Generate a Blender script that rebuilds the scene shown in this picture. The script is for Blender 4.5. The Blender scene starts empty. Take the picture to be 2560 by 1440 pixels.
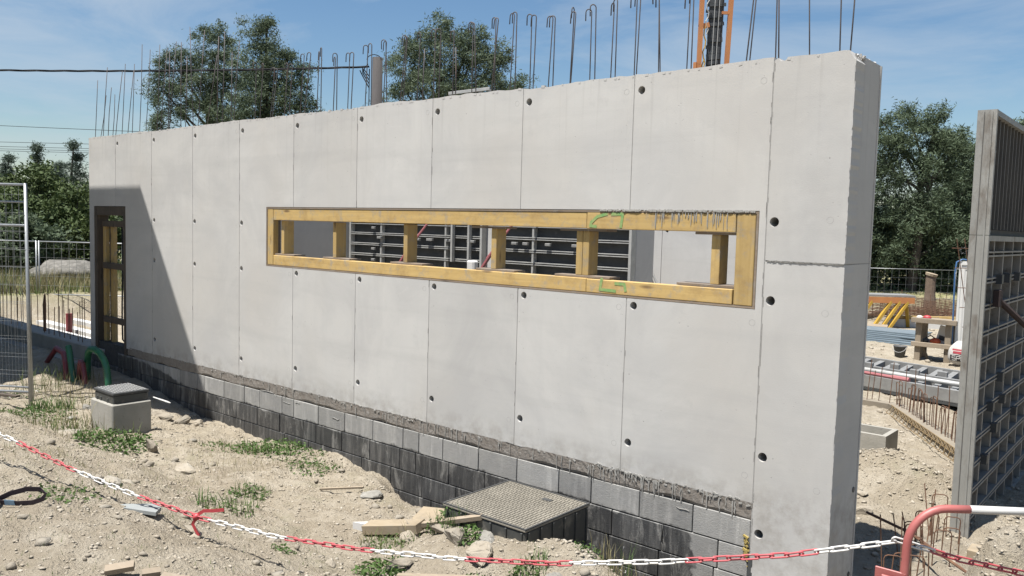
import bpy, bmesh, math, random
import numpy as np
from mathutils import Vector, Matrix
from mathutils.geometry import delaunay_2d_cdt

# ------------------------------------------------------------------ camera, sky, sun, exposure
scn = bpy.context.scene
COL = scn.collection
cam_d = bpy.data.cameras.new('camera')
cam = bpy.data.objects.new('camera', cam_d)
COL.objects.link(cam)
scn.camera = cam
cam_d.sensor_width = 36.0
cam_d.lens = 2046.5 / 2560 * 36.0
cam_d.clip_start = 0.05
cam_d.clip_end = 3000
_fw = Vector((-0.64312036, 0.76221363, -0.07366536))
_rt = Vector((0.76271449, 0.64616573, 0.0271377))
_up = Vector((-0.06828475, 0.03873283, 0.99691372))
cam.matrix_world = Matrix(((_rt.x, _up.x, -_fw.x, 13.3234), (_rt.y, _up.y, -_fw.y, -5.9264),
                           (_rt.z, _up.z, -_fw.z, 2.0559), (0, 0, 0, 1)))
SUN = Vector((-0.06, -0.34, 1.0)).normalized()          # towards the sun
elev = math.asin(SUN.z)
sun_d = bpy.data.lights.new('sun', 'SUN')
sun_d.energy = 5.0
sun_d.angle = math.radians(0.53)
sun_d.color = (1.0, 0.965, 0.915)
sun = bpy.data.objects.new('sun', sun_d)
COL.objects.link(sun)
sun.rotation_euler = SUN.to_track_quat('Z', 'Y').to_euler()
sun.location = (0, 0, 30)
world = bpy.data.worlds.new('World')
scn.world = world
world.use_nodes = True
wn, wl = world.node_tree.nodes, world.node_tree.links
wn.clear()
w_out = wn.new('ShaderNodeOutputWorld')
w_bg = wn.new('ShaderNodeBackground')
sky = wn.new('ShaderNodeTexSky')
sky.sky_type = 'NISHITA'
sky.sun_disc = False
sky.sun_elevation = elev
sky.sun_rotation = math.atan2(SUN.x, SUN.y)
sky.air_density = 1.15
sky.dust_density = 0.5
sky.ozone_density = 3.0
w_bg.inputs['Strength'].default_value = 0.055
# thin cirrus streaks over the blue
tc = wn.new('ShaderNodeTexCoord')
mp = wn.new('ShaderNodeMapping')
mp.inputs['Scale'].default_value = (1.2, 2.6, 7.0)
mp.inputs['Rotation'].default_value = (0.25, 0.12, 0.9)
ns = wn.new('ShaderNodeTexNoise')
ns.inputs['Scale'].default_value = 1.7
ns.inputs['Detail'].default_value = 10
ns.inputs['Roughness'].default_value = 0.62
ns.inputs['Distortion'].default_value = 0.6
rp = wn.new('ShaderNodeValToRGB')
rp.color_ramp.elements[0].position = 0.46
rp.color_ramp.elements[0].color = (0, 0, 0, 1)
rp.color_ramp.elements[1].position = 0.74
rp.color_ramp.elements[1].color = (0.62, 0.62, 0.62, 1)
mx = wn.new('ShaderNodeMix')
mx.data_type = 'RGBA'
mx.inputs[7].default_value = (4.9, 5.6, 6.4, 1)
wl.new(tc.outputs['Generated'], mp.inputs['Vector'])
wl.new(mp.outputs['Vector'], ns.inputs['Vector'])
wl.new(ns.outputs['Fac'], rp.inputs['Fac'])
wl.new(rp.outputs['Color'], mx.inputs[0])
hs = wn.new('ShaderNodeHueSaturation')
hs.inputs['Saturation'].default_value = 1.14
wl.new(sky.outputs['Color'], hs.inputs['Color'])
wl.new(hs.outputs['Color'], mx.inputs[6])
wl.new(mx.outputs[2], w_bg.inputs['Color'])
wl.new(w_bg.outputs['Background'], w_out.inputs['Surface'])
vs = scn.view_settings
vs.view_transform = 'Standard'
vs.look = 'None'
vs.exposure = 1.06
vs.gamma = 1.0
vs.use_curve_mapping = False

rnd = random.Random(7)
nrs = np.random.RandomState(5)

# ------------------------------------------------------------------ helpers: materials
def node_mat(name):
    m = bpy.data.materials.new(name)
    m.use_nodes = True
    nt = m.node_tree
    bs = nt.nodes['Principled BSDF']
    return m, nt, nt.nodes, nt.links, bs

ALB = 0.635      # overall reflectance of the dusty site materials
def mixc(nt, fac, a, b):
    n = nt.nodes.new('ShaderNodeMix')
    n.data_type = 'RGBA'
    for sock, v in ((n.inputs[6], a), (n.inputs[7], b)):
        if isinstance(v, tuple):
            sock.default_value = (*[c * ALB for c in v], 1)
        else:
            nt.links.new(v, sock)
    if isinstance(fac, (int, float)):
        n.inputs[0].default_value = fac
    else:
        nt.links.new(fac, n.inputs[0])
    return n.outputs[2]

def pos(nt, scale=(1, 1, 1), rot=(0, 0, 0), space='world'):
    if space == 'world':
        g = nt.nodes.new('ShaderNodeNewGeometry').outputs['Position']
    else:
        g = nt.nodes.new('ShaderNodeTexCoord').outputs['Object']
    mpn = nt.nodes.new('ShaderNodeMapping')
    mpn.inputs['Scale'].default_value = scale
    mpn.inputs['Rotation'].default_value = rot
    nt.links.new(g, mpn.inputs['Vector'])
    return mpn.outputs['Vector']

def noise(nt, vec, scale, detail=4, rough=.55, dist=0):
    n = nt.nodes.new('ShaderNodeTexNoise')
    n.inputs['Scale'].default_value = scale
    n.inputs['Detail'].default_value = detail
    n.inputs['Roughness'].default_value = rough
    n.inputs['Distortion'].default_value = dist
    nt.links.new(vec, n.inputs['Vector'])
    return n.outputs['Fac']

def voro(nt, vec, scale, feature='F1', out='Distance'):
    n = nt.nodes.new('ShaderNodeTexVoronoi')
    n.feature = feature
    n.inputs['Scale'].default_value = scale
    nt.links.new(vec, n.inputs['Vector'])
    return n.outputs[out]

def ramp(nt, fac, lo, hi, a=0.0, b=1.0):
    n = nt.nodes.new('ShaderNodeMapRange')
    n.inputs[1].default_value = lo
    n.inputs[2].default_value = hi
    n.inputs[3].default_value = a
    n.inputs[4].default_value = b
    n.clamp = True
    nt.links.new(fac, n.inputs[0])
    return n.outputs[0]

def math2(nt, op, a, b):
    n = nt.nodes.new('ShaderNodeMath')
    n.operation = op
    for sock, v in ((n.inputs[0], a), (n.inputs[1], b)):
        if isinstance(v, (int, float)):
            sock.default_value = v
        else:
            nt.links.new(v, sock)
    return n.outputs[0]

def bump(nt, bs, height, strength, dist):
    n = nt.nodes.new('ShaderNodeBump')
    n.inputs['Strength'].default_value = strength
    n.inputs['Distance'].default_value = dist
    nt.links.new(height, n.inputs['Height'])
    nt.links.new(n.outputs['Normal'], bs.inputs['Normal'])
    return n

def pm(name, c1, c2, scale=6, rough=.8, bstr=.25, bdist=.01, bscale=None, metal=0., stretch=(1, 1, 1), c3=None, scale3=30,
       f3=(.55, .7), space='world', tint=0.0, lo=.3, hi=.7):
    """two-tone noise material with optional third speckle colour and relief"""
    m, nt, N, L, bs = node_mat(name)
    v = pos(nt, stretch, space=space)
    f = ramp(nt, noise(nt, v, scale, 6), lo, hi)
    col = mixc(nt, f, c1, c2)
    if c3:
        f3n = ramp(nt, noise(nt, v, scale3, 5, .65), f3[0], f3[1])
        col = mixc(nt, f3n, col, c3)
    if tint:
        oi = N.new('ShaderNodeObjectInfo')
        hv = N.new('ShaderNodeHueSaturation')
        L.new(ramp(nt, oi.outputs['Random'], 0, 1, 1 - tint, 1 + tint), hv.inputs['Value'])
        L.new(col, hv.inputs['Color'])
        col = hv.outputs['Color']
    L.new(col, bs.inputs['Base Color'])
    bs.inputs['Roughness'].default_value = rough
    bs.inputs['Metallic'].default_value = metal
    if bstr:
        bump(nt, bs, noise(nt, v, bscale or scale * 6, 5, .6), bstr, bdist)
    return m

# ------------------------------------------------------------------ helpers: meshes and objects
class MB:
    def __init__(self):
        self.v = []
        self.f = []
    def add(self, vs, fs):
        o = len(self.v)
        self.v += [tuple(p) for p in vs]
        self.f += [tuple(i + o for i in f) for f in fs]
        return self
    def box(self, a, b, rot=None, c=None):
        x0, y0, z0 = a
        x1, y1, z1 = b
        p = [Vector(q) for q in ((x0, y0, z0), (x1, y0, z0), (x1, y1, z0), (x0, y1, z0), (x0, y0, z1), (x1, y0, z1), (x1, y1, z1), (x0, y1, z1))]
        if rot is not None:
            cc = Vector(c) if c is not None else Vector(((x0 + x1) / 2, (y0 + y1) / 2, (z0 + z1) / 2))
            p = [rot @ (q - cc) + cc for q in p]
        return self.add(p, ((0, 3, 2, 1), (4, 5, 6, 7), (0, 1, 5, 4), (1, 2, 6, 5), (2, 3, 7, 6), (3, 0, 4, 7)))
    def bbox(self, a, b, w=.006):
        """box with its twelve edges bevelled"""
        x0, y0, z0 = a
        x1, y1, z1 = b
        bm = bmesh.new()
        r = bmesh.ops.create_cube(bm, size=1)
        for q in r['verts']:
            q.co = Vector(((x0 + x1) / 2 + q.co.x * (x1 - x0), (y0 + y1) / 2 + q.co.y * (y1 - y0), (z0 + z1) / 2 + q.co.z * (z1 - z0)))
        bmesh.ops.bevel(bm, geom=bm.edges[:], offset=w, segments=1, affect='EDGES')
        bm.verts.index_update()
        self.add([q.co.copy() for q in bm.verts], [[q.index for q in f.verts] for f in bm.faces])
        bm.free()
        return self
    def beam(self, p, q, w, h, upv=(0, 0, 1)):
        """rectangular bar from p to q"""
        p, q = Vector(p), Vector(q)
        d = (q - p).normalized()
        u = Vector(upv)
        if abs(d.dot(u)) > .98:
            u = Vector((0, 1, 0))
        s = d.cross(u).normalized()
        u = s.cross(d)
        vs = []
        for e in (p, q):
            for a, b in ((-1, -1), (1, -1), (1, 1), (-1, 1)):
                vs.append(e + s * (a * w / 2) + u * (b * h / 2))
        return self.add(vs, ((0, 1, 2, 3), (7, 6, 5, 4), (0, 4, 5, 1), (1, 5, 6, 2), (2, 6, 7, 3), (3, 7, 4, 0)))
    def tube(self, pts, r, n=6, closed=False):
        pts = [Vector(p) for p in pts]
        rs = r if isinstance(r, (list, tuple)) else [r] * len(pts)
        m = len(pts)
        base = len(self.v)
        prev = None
        for i, p in enumerate(pts):
            if closed:
                d = pts[(i + 1) % m] - pts[i - 1]
            else:
                d = pts[min(i + 1, m - 1)] - pts[max(i - 1, 0)]
            d.normalize()
            if prev is None:
                a = d.cross(Vector((0, 0, 1)))
                if a.length < .05:
                    a = d.cross(Vector((0, 1, 0)))
                a.normalize()
            else:
                a = prev - d * prev.dot(d)
                if a.length < 1e-6:
                    a = d.orthogonal()
                a.normalize()
            prev = a
            b = d.cross(a)
            for k in range(n):
                t = 2 * math.pi * k / n
                self.v.append(tuple(p + (a * math.cos(t) + b * math.sin(t)) * rs[i]))
        last = m if closed else m - 1
        for i in range(last):
            j = (i + 1) % m
            for k in range(n):
                k2 = (k + 1) % n
                self.f.append((base + i * n + k, base + i * n + k2, base + j * n + k2, base + j * n + k))
        if not closed:
            self.f.append(tuple(base + k for k in range(n))[::-1])
            self.f.append(tuple(base + (m - 1) * n + k for k in range(n)))
        return self
    def build(self, name, mat, parent=None, smooth=False):
        me = bpy.data.meshes.new(name)
        me.from_pydata(self.v, [], self.f)
        me.update()
        return link(name, me, mat, parent, smooth)

def link(name, me, mat, parent=None, smooth=False):
    if mat and not me.materials:
        me.materials.append(mat)
    if smooth:
        me.polygons.foreach_set('use_smooth', [True] * len(me.polygons))
    o = bpy.data.objects.new(name, me)
    COL.objects.link(o)
    if parent:
        o.parent = parent
        o.matrix_parent_inverse = Matrix.Translation(-parent_world(parent))
    return o

_PW = {}
def parent_world(o):
    """world offset of a parent (all parents here are pure translations)"""
    w = Vector((0, 0, 0))
    while o is not None:
        w += o.location + o.matrix_parent_inverse.translation
        o = o.parent
    return w

def tag(o, label=None, cat=None, group=None, kind=None):
    if label: o['label'] = label
    if cat: o['category'] = cat
    if group: o['group'] = group
    if kind: o['kind'] = kind
    return o

def thing(name, loc, label, cat, group=None):
    o = bpy.data.objects.new(name, None)
    COL.objects.link(o)
    o.location = loc
    o.empty_display_size = .2
    return tag(o, label, cat, group)

def instance(name, me, parent, loc=(0, 0, 0), rotz=0):
    """another piece sharing mesh data, placed in world coordinates under its parent"""
    o = bpy.data.objects.new(name, me)
    COL.objects.link(o)
    o.location = loc
    o.rotation_euler = (0, 0, rotz)
    if parent:
        o.parent = parent
        o.matrix_parent_inverse = Matrix.Translation(-parent_world(parent))
    return o

def np_mesh(name, V, F):
    """fast mesh from numpy arrays (all faces with the same vertex count)"""
    me = bpy.data.meshes.new(name)
    n, k = F.shape
    me.vertices.add(len(V))
    me.vertices.foreach_set('co', np.ascontiguousarray(V, dtype=np.float32).ravel())
    me.loops.add(n * k)
    me.loops.foreach_set('vertex_index', np.ascontiguousarray(F, dtype=np.int32).ravel())
    me.polygons.add(n)
    me.polygons.foreach_set('loop_start', np.arange(0, n * k, k, dtype=np.int32))
    me.polygons.foreach_set('loop_total', np.full(n, k, dtype=np.int32))
    me.update(calc_edges=True)
    return me

def in_poly(p, poly):
    x, y = p
    c = False
    j = len(poly) - 1
    for i in range(len(poly)):
        xi, yi = poly[i]
        xj, yj = poly[j]
        if (yi > y) != (yj > y) and x < (xj - xi) * (y - yi) / (yj - yi) + xi:
            c = not c
        j = i
    return c

def slab_xz(outer, holes, y0, y1, back_holes=True):
    """plate in the x-z plane with real holes through its front: outer and holes are lists of (x, z)"""
    loops = [outer] + holes
    pts, edges = [], []
    for lp in loops:
        b = len(pts)
        pts += [Vector(p) for p in lp]
        edges += [(b + i, b + (i + 1) % len(lp)) for i in range(len(lp))]
    vs, es, fs, *_ = delaunay_2d_cdt(pts, edges, [], 0, 1e-6)
    keep = []
    for f in fs:
        cx = sum(vs[i].x for i in f) / len(f)
        cy = sum(vs[i].y for i in f) / len(f)
        if in_poly((cx, cy), outer) and not any(in_poly((cx, cy), h) for h in holes):
            keep.append(f)
    mb = MB()
    mb.add([(p.x, y0, p.y) for p in vs], [tuple(f) for f in keep])
    if mb.f:
        a, b, c = [Vector(mb.v[i]) for i in mb.f[0][:3]]
        if (b - a).cross(c - a).y > 0:
            mb.f = [f[::-1] for f in mb.f]
    for li, lp in enumerate(loops):
        n = len(lp)
        o = len(mb.v)
        mb.v += [(p[0], y0, p[1]) for p in lp] + [(p[0], y1, p[1]) for p in lp]
        for i in range(n):
            j = (i + 1) % n
            mb.f.append((o + i, o + n + i, o + n + j, o + j))
        if li and back_holes:
            mb.f.append(tuple(o + n + i for i in range(n)))
    return mb

def circle(cx, cz, r, n=16):
    return [(cx + r * math.cos(2 * math.pi * i / n), cz + r * math.sin(2 * math.pi * i / n)) for i in range(n)]

def sst(a,b,t):
    t=np.clip((np.asarray(t,float)-a)/(b-a),0,1); return t*t*(3-2*t)
def _hash(ix,iy,s):
    n=(ix*374761393+iy*668265263+s*1442695041)&0xffffffff
    n=((n^(n>>13))*1274126177)&0xffffffff
    return ((n^(n>>16))&0xffff)/65535.0
def vnoise(x,y,s=0):
    x=np.asarray(x,float);y=np.asarray(y,float)
    ix=np.floor(x).astype(np.int64);iy=np.floor(y).astype(np.int64)
    fx=x-ix;fy=y-iy;fx=fx*fx*(3-2*fx);fy=fy*fy*(3-2*fy)
    a=_hash(ix,iy,s);b=_hash(ix+1,iy,s);c=_hash(ix,iy+1,s);d=_hash(ix+1,iy+1,s)
    return (a*(1-fx)+b*fx)*(1-fy)+(c*(1-fx)+d*fx)*fy-.5
def fbm(x,y,s=0,o=4):
    r=0;a=1;
    for i in range(o): r=r+a*vnoise(x*2**i+17*i,y*2**i-9*i,s+i); a*=.5
    return r
def gauss(x,y,cx,cy,rx,ry): return np.exp(-((x-cx)/rx)**2-((y-cy)/ry)**2)
def ground_h(x,y,fine=True):
    x=np.asarray(x,float);y=np.asarray(y,float)
    # front yard: high by the camera, falling towards the wall
    wallz=-.42-.36*sst(.4,2.8,x)+.15*sst(3.2,6.4,x)
    front=.02+(-.58-.02)*sst(-3.9,-1.5,y)
    front=front+(wallz-(-.58))*sst(-1.5,-.15,y)
    # trench along the wall on the right
    edge=-.20-.42*sst(6.4,7.6,x)-.35*sst(9.3,10.2,x)
    tr=sst(6.45,7.15,x)*sst(0,.32,y-edge)
    front=front*(1-tr)+(-1.25)*tr
    front=front+.34*gauss(x,y,9.98,-1.25,.48,.36)+.16*gauss(x,y,9.2,-1.6,.55,.42)
    front=front+.17*gauss(x,y,8.95,-1.12,.72,.5)
    # right of the column the yard drops to the lower level
    dr=sst(10.6,11.5,x)*sst(-2.2,-.6,y)
    front=front*(1-dr)+(-.78)*dr
    front=front+1.12*gauss(x,y,12.52,-.15,.36,.5)
    back=-.7+.46*gauss(x,y,10.95,3.25,.85,.5)+.12*gauss(x,y,10.3,2.2,.9,.7)
    far=sst(9.4,10.2,-x)
    back=back+.62*far*sst(-1.5,.5,y)
    back=back+.6*sst(24,32,y)
    h=np.where(y<.2,front,back)
    w=sst(-.05,.5,y); h=front*(1-w)+back*w
    if fine:
        near=1/(1+np.maximum(0,np.hypot(x-10,y+2)-14)/6)
        h=h+.11*fbm(x*.55,y*.55,3,3)*near+.055*fbm(x*2.6,y*2.6,11,4)*near+.038*fbm(x*8,y*8,23,3)*near+.02*fbm(x*22,y*22,31,2)*near
    return h
# ------------------------------------------------------------------ materials
def concrete_mat(name, light, dark, warm):
    m, nt, N, L, bs = node_mat(name)
    v = pos(nt)
    big = ramp(nt, noise(nt, v, 1.1, 6, .65, .8), .38, .62)
    col = mixc(nt, big, light, dark)
    st = ramp(nt, noise(nt, pos(nt, (9, 9, .5)), 1.0, 4, .6), .5, .75, 0, .35)
    col = mixc(nt, st, col, dark)
    wm = ramp(nt, noise(nt, pos(nt, (1, 1, .6)), .8, 3), .45, .7, 0, .6)
    col = mixc(nt, wm, col, warm)
    sp = ramp(nt, noise(nt, v, 55, 3, .7), .62, .74, 0, .3)
    col = mixc(nt, sp, col, tuple(c * .72 for c in dark))
    # bug holes: sparse small pits, in two sizes
    vd = voro(nt, v, 9)
    pit = math2(nt, 'MULTIPLY', ramp(nt, vd, .035, .06, 1, 0), ramp(nt, noise(nt, v, 1.7, 2), .48, .58, 0, 1))
    vd2 = voro(nt, v, 26)
    pit2 = math2(nt, 'MULTIPLY', ramp(nt, vd2, .06, .10, 1, 0), ramp(nt, noise(nt, v, 2.9, 2), .54, .62, 0, 1))
    pit = math2(nt, 'MAXIMUM', pit, pit2)
    col = mixc(nt, math2(nt, 'MULTIPLY', pit, .6), col, (.22, .215, .20))
    # cement-milk smears, long and faint
    sm = ramp(nt, noise(nt, pos(nt, (2.2, 2.2, 5), (0, .9, 0)), 1.3, 7, .7, 1.2), .60, .76, 0, .3)
    col = mixc(nt, sm, col, tuple(min(1, c * 1.12) for c in light))
    # water runs from the head of the wall and pour bands across it
    sz = N.new('ShaderNodeSeparateXYZ')
    L.new(v, sz.inputs[0])
    run = math2(nt, 'MULTIPLY', ramp(nt, noise(nt, pos(nt, (16, 16, .35)), 1.0, 4, .6), .56, .72, 0, 1), ramp(nt, sz.outputs['Z'], 2.3, 3.4, 0, .5))
    col = mixc(nt, run, col, (.40, .385, .355))
    band = ramp(nt, noise(nt, pos(nt, (.35, .35, 4.5)), 1.0, 5, .6, .6), .5, .72, 0, .32)
    col = mixc(nt, band, col, tuple(c * .84 for c in dark))
    blot = ramp(nt, noise(nt, v, 5.5, 6, .72, .5), .58, .74, 0, .28)
    col = mixc(nt, blot, col, tuple(c * .8 for c in dark))
    foot = math2(nt, 'MULTIPLY', ramp(nt, sz.outputs['Z'], .02, .22, .55, 0), ramp(nt, noise(nt, v, 6, 5, .7), .42, .62, 0, 1))
    col = mixc(nt, foot, col, (.36, .335, .295))
    oi = N.new('ShaderNodeObjectInfo')
    hv = N.new('ShaderNodeHueSaturation')
    L.new(ramp(nt, oi.outputs['Random'], 0, 1, .955, 1.045), hv.inputs['Value'])
    L.new(col, hv.inputs['Color'])
    L.new(hv.outputs['Color'], bs.inputs['Base Color'])
    bs.inputs['Roughness'].default_value = .78
    h = math2(nt, 'SUBTRACT', math2(nt, 'ADD', noise(nt, v, 90, 4, .6), math2(nt, 'MULTIPLY', noise(nt, v, 3, 3), 1.5)), math2(nt, 'MULTIPLY', pit, 2.0))
    bump(nt, bs, h, .22, .004)
    return m

M = {}
M['conc'] = concrete_mat('cast_concrete', (.66, .648, .618), (.575, .565, .545), (.62, .59, .54))
M['conc2'] = concrete_mat('cast_concrete_far', (.70, .69, .665), (.63, .62, .60), (.66, .64, .61))
M['burr'] = pm('rough_concrete_burr', (.40, .385, .355), (.27, .26, .24), 30, .95, .8, .01, 70)
M['joint'] = pm('joint_grey', (.50, .49, .465), (.37, .36, .34), 25, .95, .5, .006, 60)
M['mortar'] = pm('damp_brown_mortar', (.25, .215, .18), (.33, .30, .265), 9, .95, .7, .01, 45, c3=(.42, .40, .365), scale3=22, f3=(.55, .7))
M['smear'] = pm('dried_cement_smear', (.36, .35, .325), (.27, .262, .245), 16, .95, .3, .004)
M['drip'] = pm('cement_milk', (.47, .455, .42), (.37, .36, .33), 20, .9, .3, .004)

# concrete blocks with a bitumen coat brushed over the lower courses
def block_mat():
    m, nt, N, L, bs = node_mat('concrete_block_with_bitumen')
    v = pos(nt)
    grey = mixc(nt, ramp(nt, noise(nt, v, 14, 5, .7), .3, .7), (.385, .378, .36), (.30, .295, .28))
    grey = mixc(nt, ramp(nt, noise(nt, v, 3, 3), .4, .65, 0, .6), grey, (.43, .42, .39))
    tar = mixc(nt, ramp(nt, noise(nt, v, 5, 6, .7), .35, .7), (.045, .046, .048), (.085, .086, .086))
    tar = mixc(nt, ramp(nt, noise(nt, pos(nt, (14, 14, 1.2)), 1.2, 5, .65), .48, .72, 0, .75), tar, (.20, .196, .186))
    tar = mixc(nt, ramp(nt, noise(nt, v, 70, 3, .8), .62, .72, 0, .5), tar, (.28, .275, .26))
    tar = mixc(nt, ramp(nt, noise(nt, pos(nt, (7, 7, 1.6)), 1.0, 7, .75, .8), .54, .66, 0, .85), tar, (.36, .35, .325))
    grey = mixc(nt, ramp(nt, noise(nt, pos(nt, (9, 9, 1.2)), 1.0, 6, .7, .6), .52, .68, 0, .7), grey, (.56, .545, .51))
    sep = N.new('ShaderNodeSeparateXYZ')
    g = N.new('ShaderNodeNewGeometry')
    L.new(g.outputs['Position'], sep.inputs[0])
    wob = ramp(nt, noise(nt, pos(nt, (1, 1, 1)), 3.2, 5, .65), .25, .75, -.05, .05)
    # upper edge of the coat: it steps up at the left end
    up_l = ramp(nt, sep.outputs['X'], .9, 2.2, .2, 0)
    zt = math2(nt, 'ADD', math2(nt, 'ADD', wob, up_l), -.365)
    a = ramp(nt, math2(nt, 'SUBTRACT', sep.outputs['Z'], zt), -.012, .012, 1, 0)
    xr = math2(nt, 'ADD', math2(nt, 'MULTIPLY', wob, 1.6), 10.32)
    b = ramp(nt, math2(nt, 'SUBTRACT', sep.outputs['X'], xr), -.015, .015, 1, 0)
    k = math2(nt, 'MULTIPLY', a, b)
    col = mixc(nt, k, grey, tar)
    hv = N.new('ShaderNodeHueSaturation')
    oi = N.new('ShaderNodeObjectInfo')
    L.new(ramp(nt, oi.outputs['Random'], 0, 1, .82, 1.18), hv.inputs['Value'])
    L.new(col, hv.inputs['Color'])
    L.new(hv.outputs['Color'], bs.inputs['Base Color'])
    L.new(ramp(nt, k, 0, 1, .92, .5), bs.inputs['Roughness'])
    bump(nt, bs, math2(nt, 'ADD', noise(nt, v, 60, 4, .7), noise(nt, v, 160, 2, .5)), .5, .006)
    return m
M['block'] = block_mat()
M['block_mortar'] = pm('dark_mortar_bed', (.10, .10, .098), (.05, .05, .05), 20, .95, .5, .006)

def wood_mat(name, c1, c2, c3, axis='x', rough=.75, wear=.0, space='world'):
    m, nt, N, L, bs = node_mat(name)
    sc = {'x': (1.2, 22, 22), 'z': (22, 22, 1.2), 'y': (22, 1.2, 22)}[axis]
    v = pos(nt, sc, space=space)
    g1 = noise(nt, v, 1.3, 6, .6, .8)
    col = mixc(nt, ramp(nt, g1, .3, .7), c1, c2)
    kn = voro(nt, pos(nt, {'x': (1.0, 4, 4), 'z': (4, 4, 1.0), 'y': (4, 1, 4)}[axis], space=space), 1.9)
    col = mixc(nt, ramp(nt, kn, .07, .17, .95, 0), col, tuple(c * .75 for c in c3))
    blot = ramp(nt, noise(nt, pos(nt, space=space), 3.3, 6, .7), .5, .72, 0, .6)
    col = mixc(nt, blot, col, c3)
    if wear:
        dirt = ramp(nt, noise(nt, pos(nt, space=space), 8, 6, .7), .52, .7, 0, wear)
        col = mixc(nt, dirt, col, (.34, .32, .28))
    oi = N.new('ShaderNodeObjectInfo')
    hv = N.new('ShaderNodeHueSaturation')
    L.new(ramp(nt, oi.outputs['Random'], 0, 1, .88, 1.1), hv.inputs['Value'])
    L.new(col, hv.inputs['Color'])
    L.new(hv.outputs['Color'], bs.inputs['Base Color'])
    bs.inputs['Roughness'].default_value = rough
    bump(nt, bs, g1, .25, .004)
    return m
M['pine_x'] = wood_mat('yellow_pine_beam', (.68, .475, .185), (.56, .375, .135), (.27, .165, .07), 'x', wear=.85)
M['pine_z'] = wood_mat('yellow_pine_post', (.64, .45, .18), (.53, .36, .13), (.27, .165, .07), 'z', wear=.7)
M['ply'] = wood_mat('worn_plywood_edge', (.33, .26, .19), (.25, .19, .14), (.16, .12, .09), 'x', wear=.7)
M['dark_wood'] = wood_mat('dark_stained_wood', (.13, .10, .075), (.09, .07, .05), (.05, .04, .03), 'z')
M['grey_wood'] = wood_mat('weathered_plank', (.42, .34, .245), (.34, .275, .20), (.22, .18, .13), 'x', .85, .3)
M['grey_wood_z'] = wood_mat('weathered_post', (.40, .33, .24), (.32, .26, .19), (.22, .18, .13), 'z', .85, .3)
M['fresh_wood'] = wood_mat('pale_offcut_wood', (.46, .375, .26), (.38, .305, .205), (.24, .19, .125), 'x', .9, .4)
M['green_paint'] = pm('green_marking_paint', (.17, .42, .13), (.42, .47, .18), 25, .7, .1, .002)
M['rebar'] = pm('rebar_steel', (.115, .10, .10), (.085, .08, .085), 9, .75, .4, .002, 120, metal=.0, c3=(.16, .10, .075), scale3=5)
M['rust'] = pm('rusty_rebar', (.20, .10, .055), (.14, .075, .045), 12, .85, .3, .002, 120, c3=(.27, .15, .08), scale3=9)
M['form_rail'] = pm('dull_brown_grey_steel', (.36, .345, .315), (.27, .26, .24), 5, .7, .3, .004, 40, metal=.1, c3=(.16, .12, .09), scale3=9, f3=(.55, .72))
M['galv'] = pm('galvanised_tube', (.56, .58, .58), (.46, .48, .49), 12, .45, .1, .002, metal=.55)
M['steel_grey'] = pm('worn_grey_steel', (.40, .40, .385), (.30, .30, .29), 7, .6, .3, .004, 40, metal=.25, c3=(.22, .17, .13), scale3=11, f3=(.62, .75))
M['edge_steel'] = pm('worn_form_edge', (.44, .43, .39), (.33, .325, .30), 4, .7, .4, .006, 40, metal=.1, c3=(.22, .19, .155), scale3=7, f3=(.52, .7), stretch=(1, 1, .35))
M['steel_pale'] = pm('pale_galvanised_steel', (.62, .62, .59), (.48, .48, .46), 7, .55, .25, .004, 40, metal=.2, c3=(.33, .30, .26), scale3=13, f3=(.6, .74))
M['form_face'] = pm('dark_formwork_ply', (.055, .06, .062), (.10, .105, .105), 2.6, .6, .2, .004, 30, c3=(.22, .215, .20), scale3=6, f3=(.60, .82))
M['form_back'] = pm('dusty_formwork_back', (.165, .155, .138), (.11, .105, .097), 3.5, .7, .25, .004, 30, c3=(.19, .182, .165), scale3=7, f3=(.58, .8))
M['red_steel'] = pm('red_painted_steel', (.34, .10, .105), (.27, .08, .085), 8, .5, .2, .003, 60, c3=(.12, .06, .045), scale3=16, f3=(.66, .74))
M['barrier_red'] = pm('faded_red_paint', (.52, .17, .15), (.44, .115, .105), 6, .5, .15, .002, 60, c3=(.10, .07, .06), scale3=26, f3=(.66, .72))
M['barrier_white'] = pm('worn_white_paint', (.74, .73, .70), (.66, .65, .62), 6, .5, .15, .002, 60, c3=(.20, .12, .09), scale3=22, f3=(.66, .72))
M['chain_red'] = pm('red_chain_plastic', (.64, .10, .12), (.52, .10, .11), 14, .6, .05, .001, c3=(.48, .30, .25), scale3=30, f3=(.58, .72))
M['chain_white'] = pm('white_chain_plastic', (.84, .82, .79), (.74, .72, .68), 14, .6, .05, .001, c3=(.60, .55, .46), scale3=30, f3=(.58, .72))
M['black_plastic'] = pm('black_plastic', (.055, .058, .056), (.085, .088, .083), 9, .55, .2, .002, 60, c3=(.24, .225, .19), scale3=7, f3=(.54, .76))
M['cast_lid'] = pm('dusty_cast_lid', (.30, .275, .225), (.23, .21, .17), 10, .75, .4, .004, 60, c3=(.36, .33, .27), scale3=4, f3=(.5, .7))
M['lid_dark'] = pm('dark_cast_lid', (.05, .052, .053), (.085, .086, .085), 10, .6, .3, .003, 60, c3=(.25, .24, .21), scale3=14, f3=(.6, .75))
M['box_conc'] = pm('precast_concrete', (.46, .44, .39), (.36, .345, .30), 5, .9, .5, .006, 40, c3=(.26, .25, .22), scale3=25, f3=(.6, .7))
M['slab_conc'] = pm('dusty_concrete_slab', (.34, .295, .225), (.28, .24, .185), 4, .95, .6, .008, 30)
M['green_pipe'] = pm('green_corrugated_duct', (.02, .20, .095), (.04, .15, .085), 8, .45, .1, .002)
M['red_pipe'] = pm('red_corrugated_duct', (.30, .055, .065), (.24, .06, .06), 8, .45, .1, .002)
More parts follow.
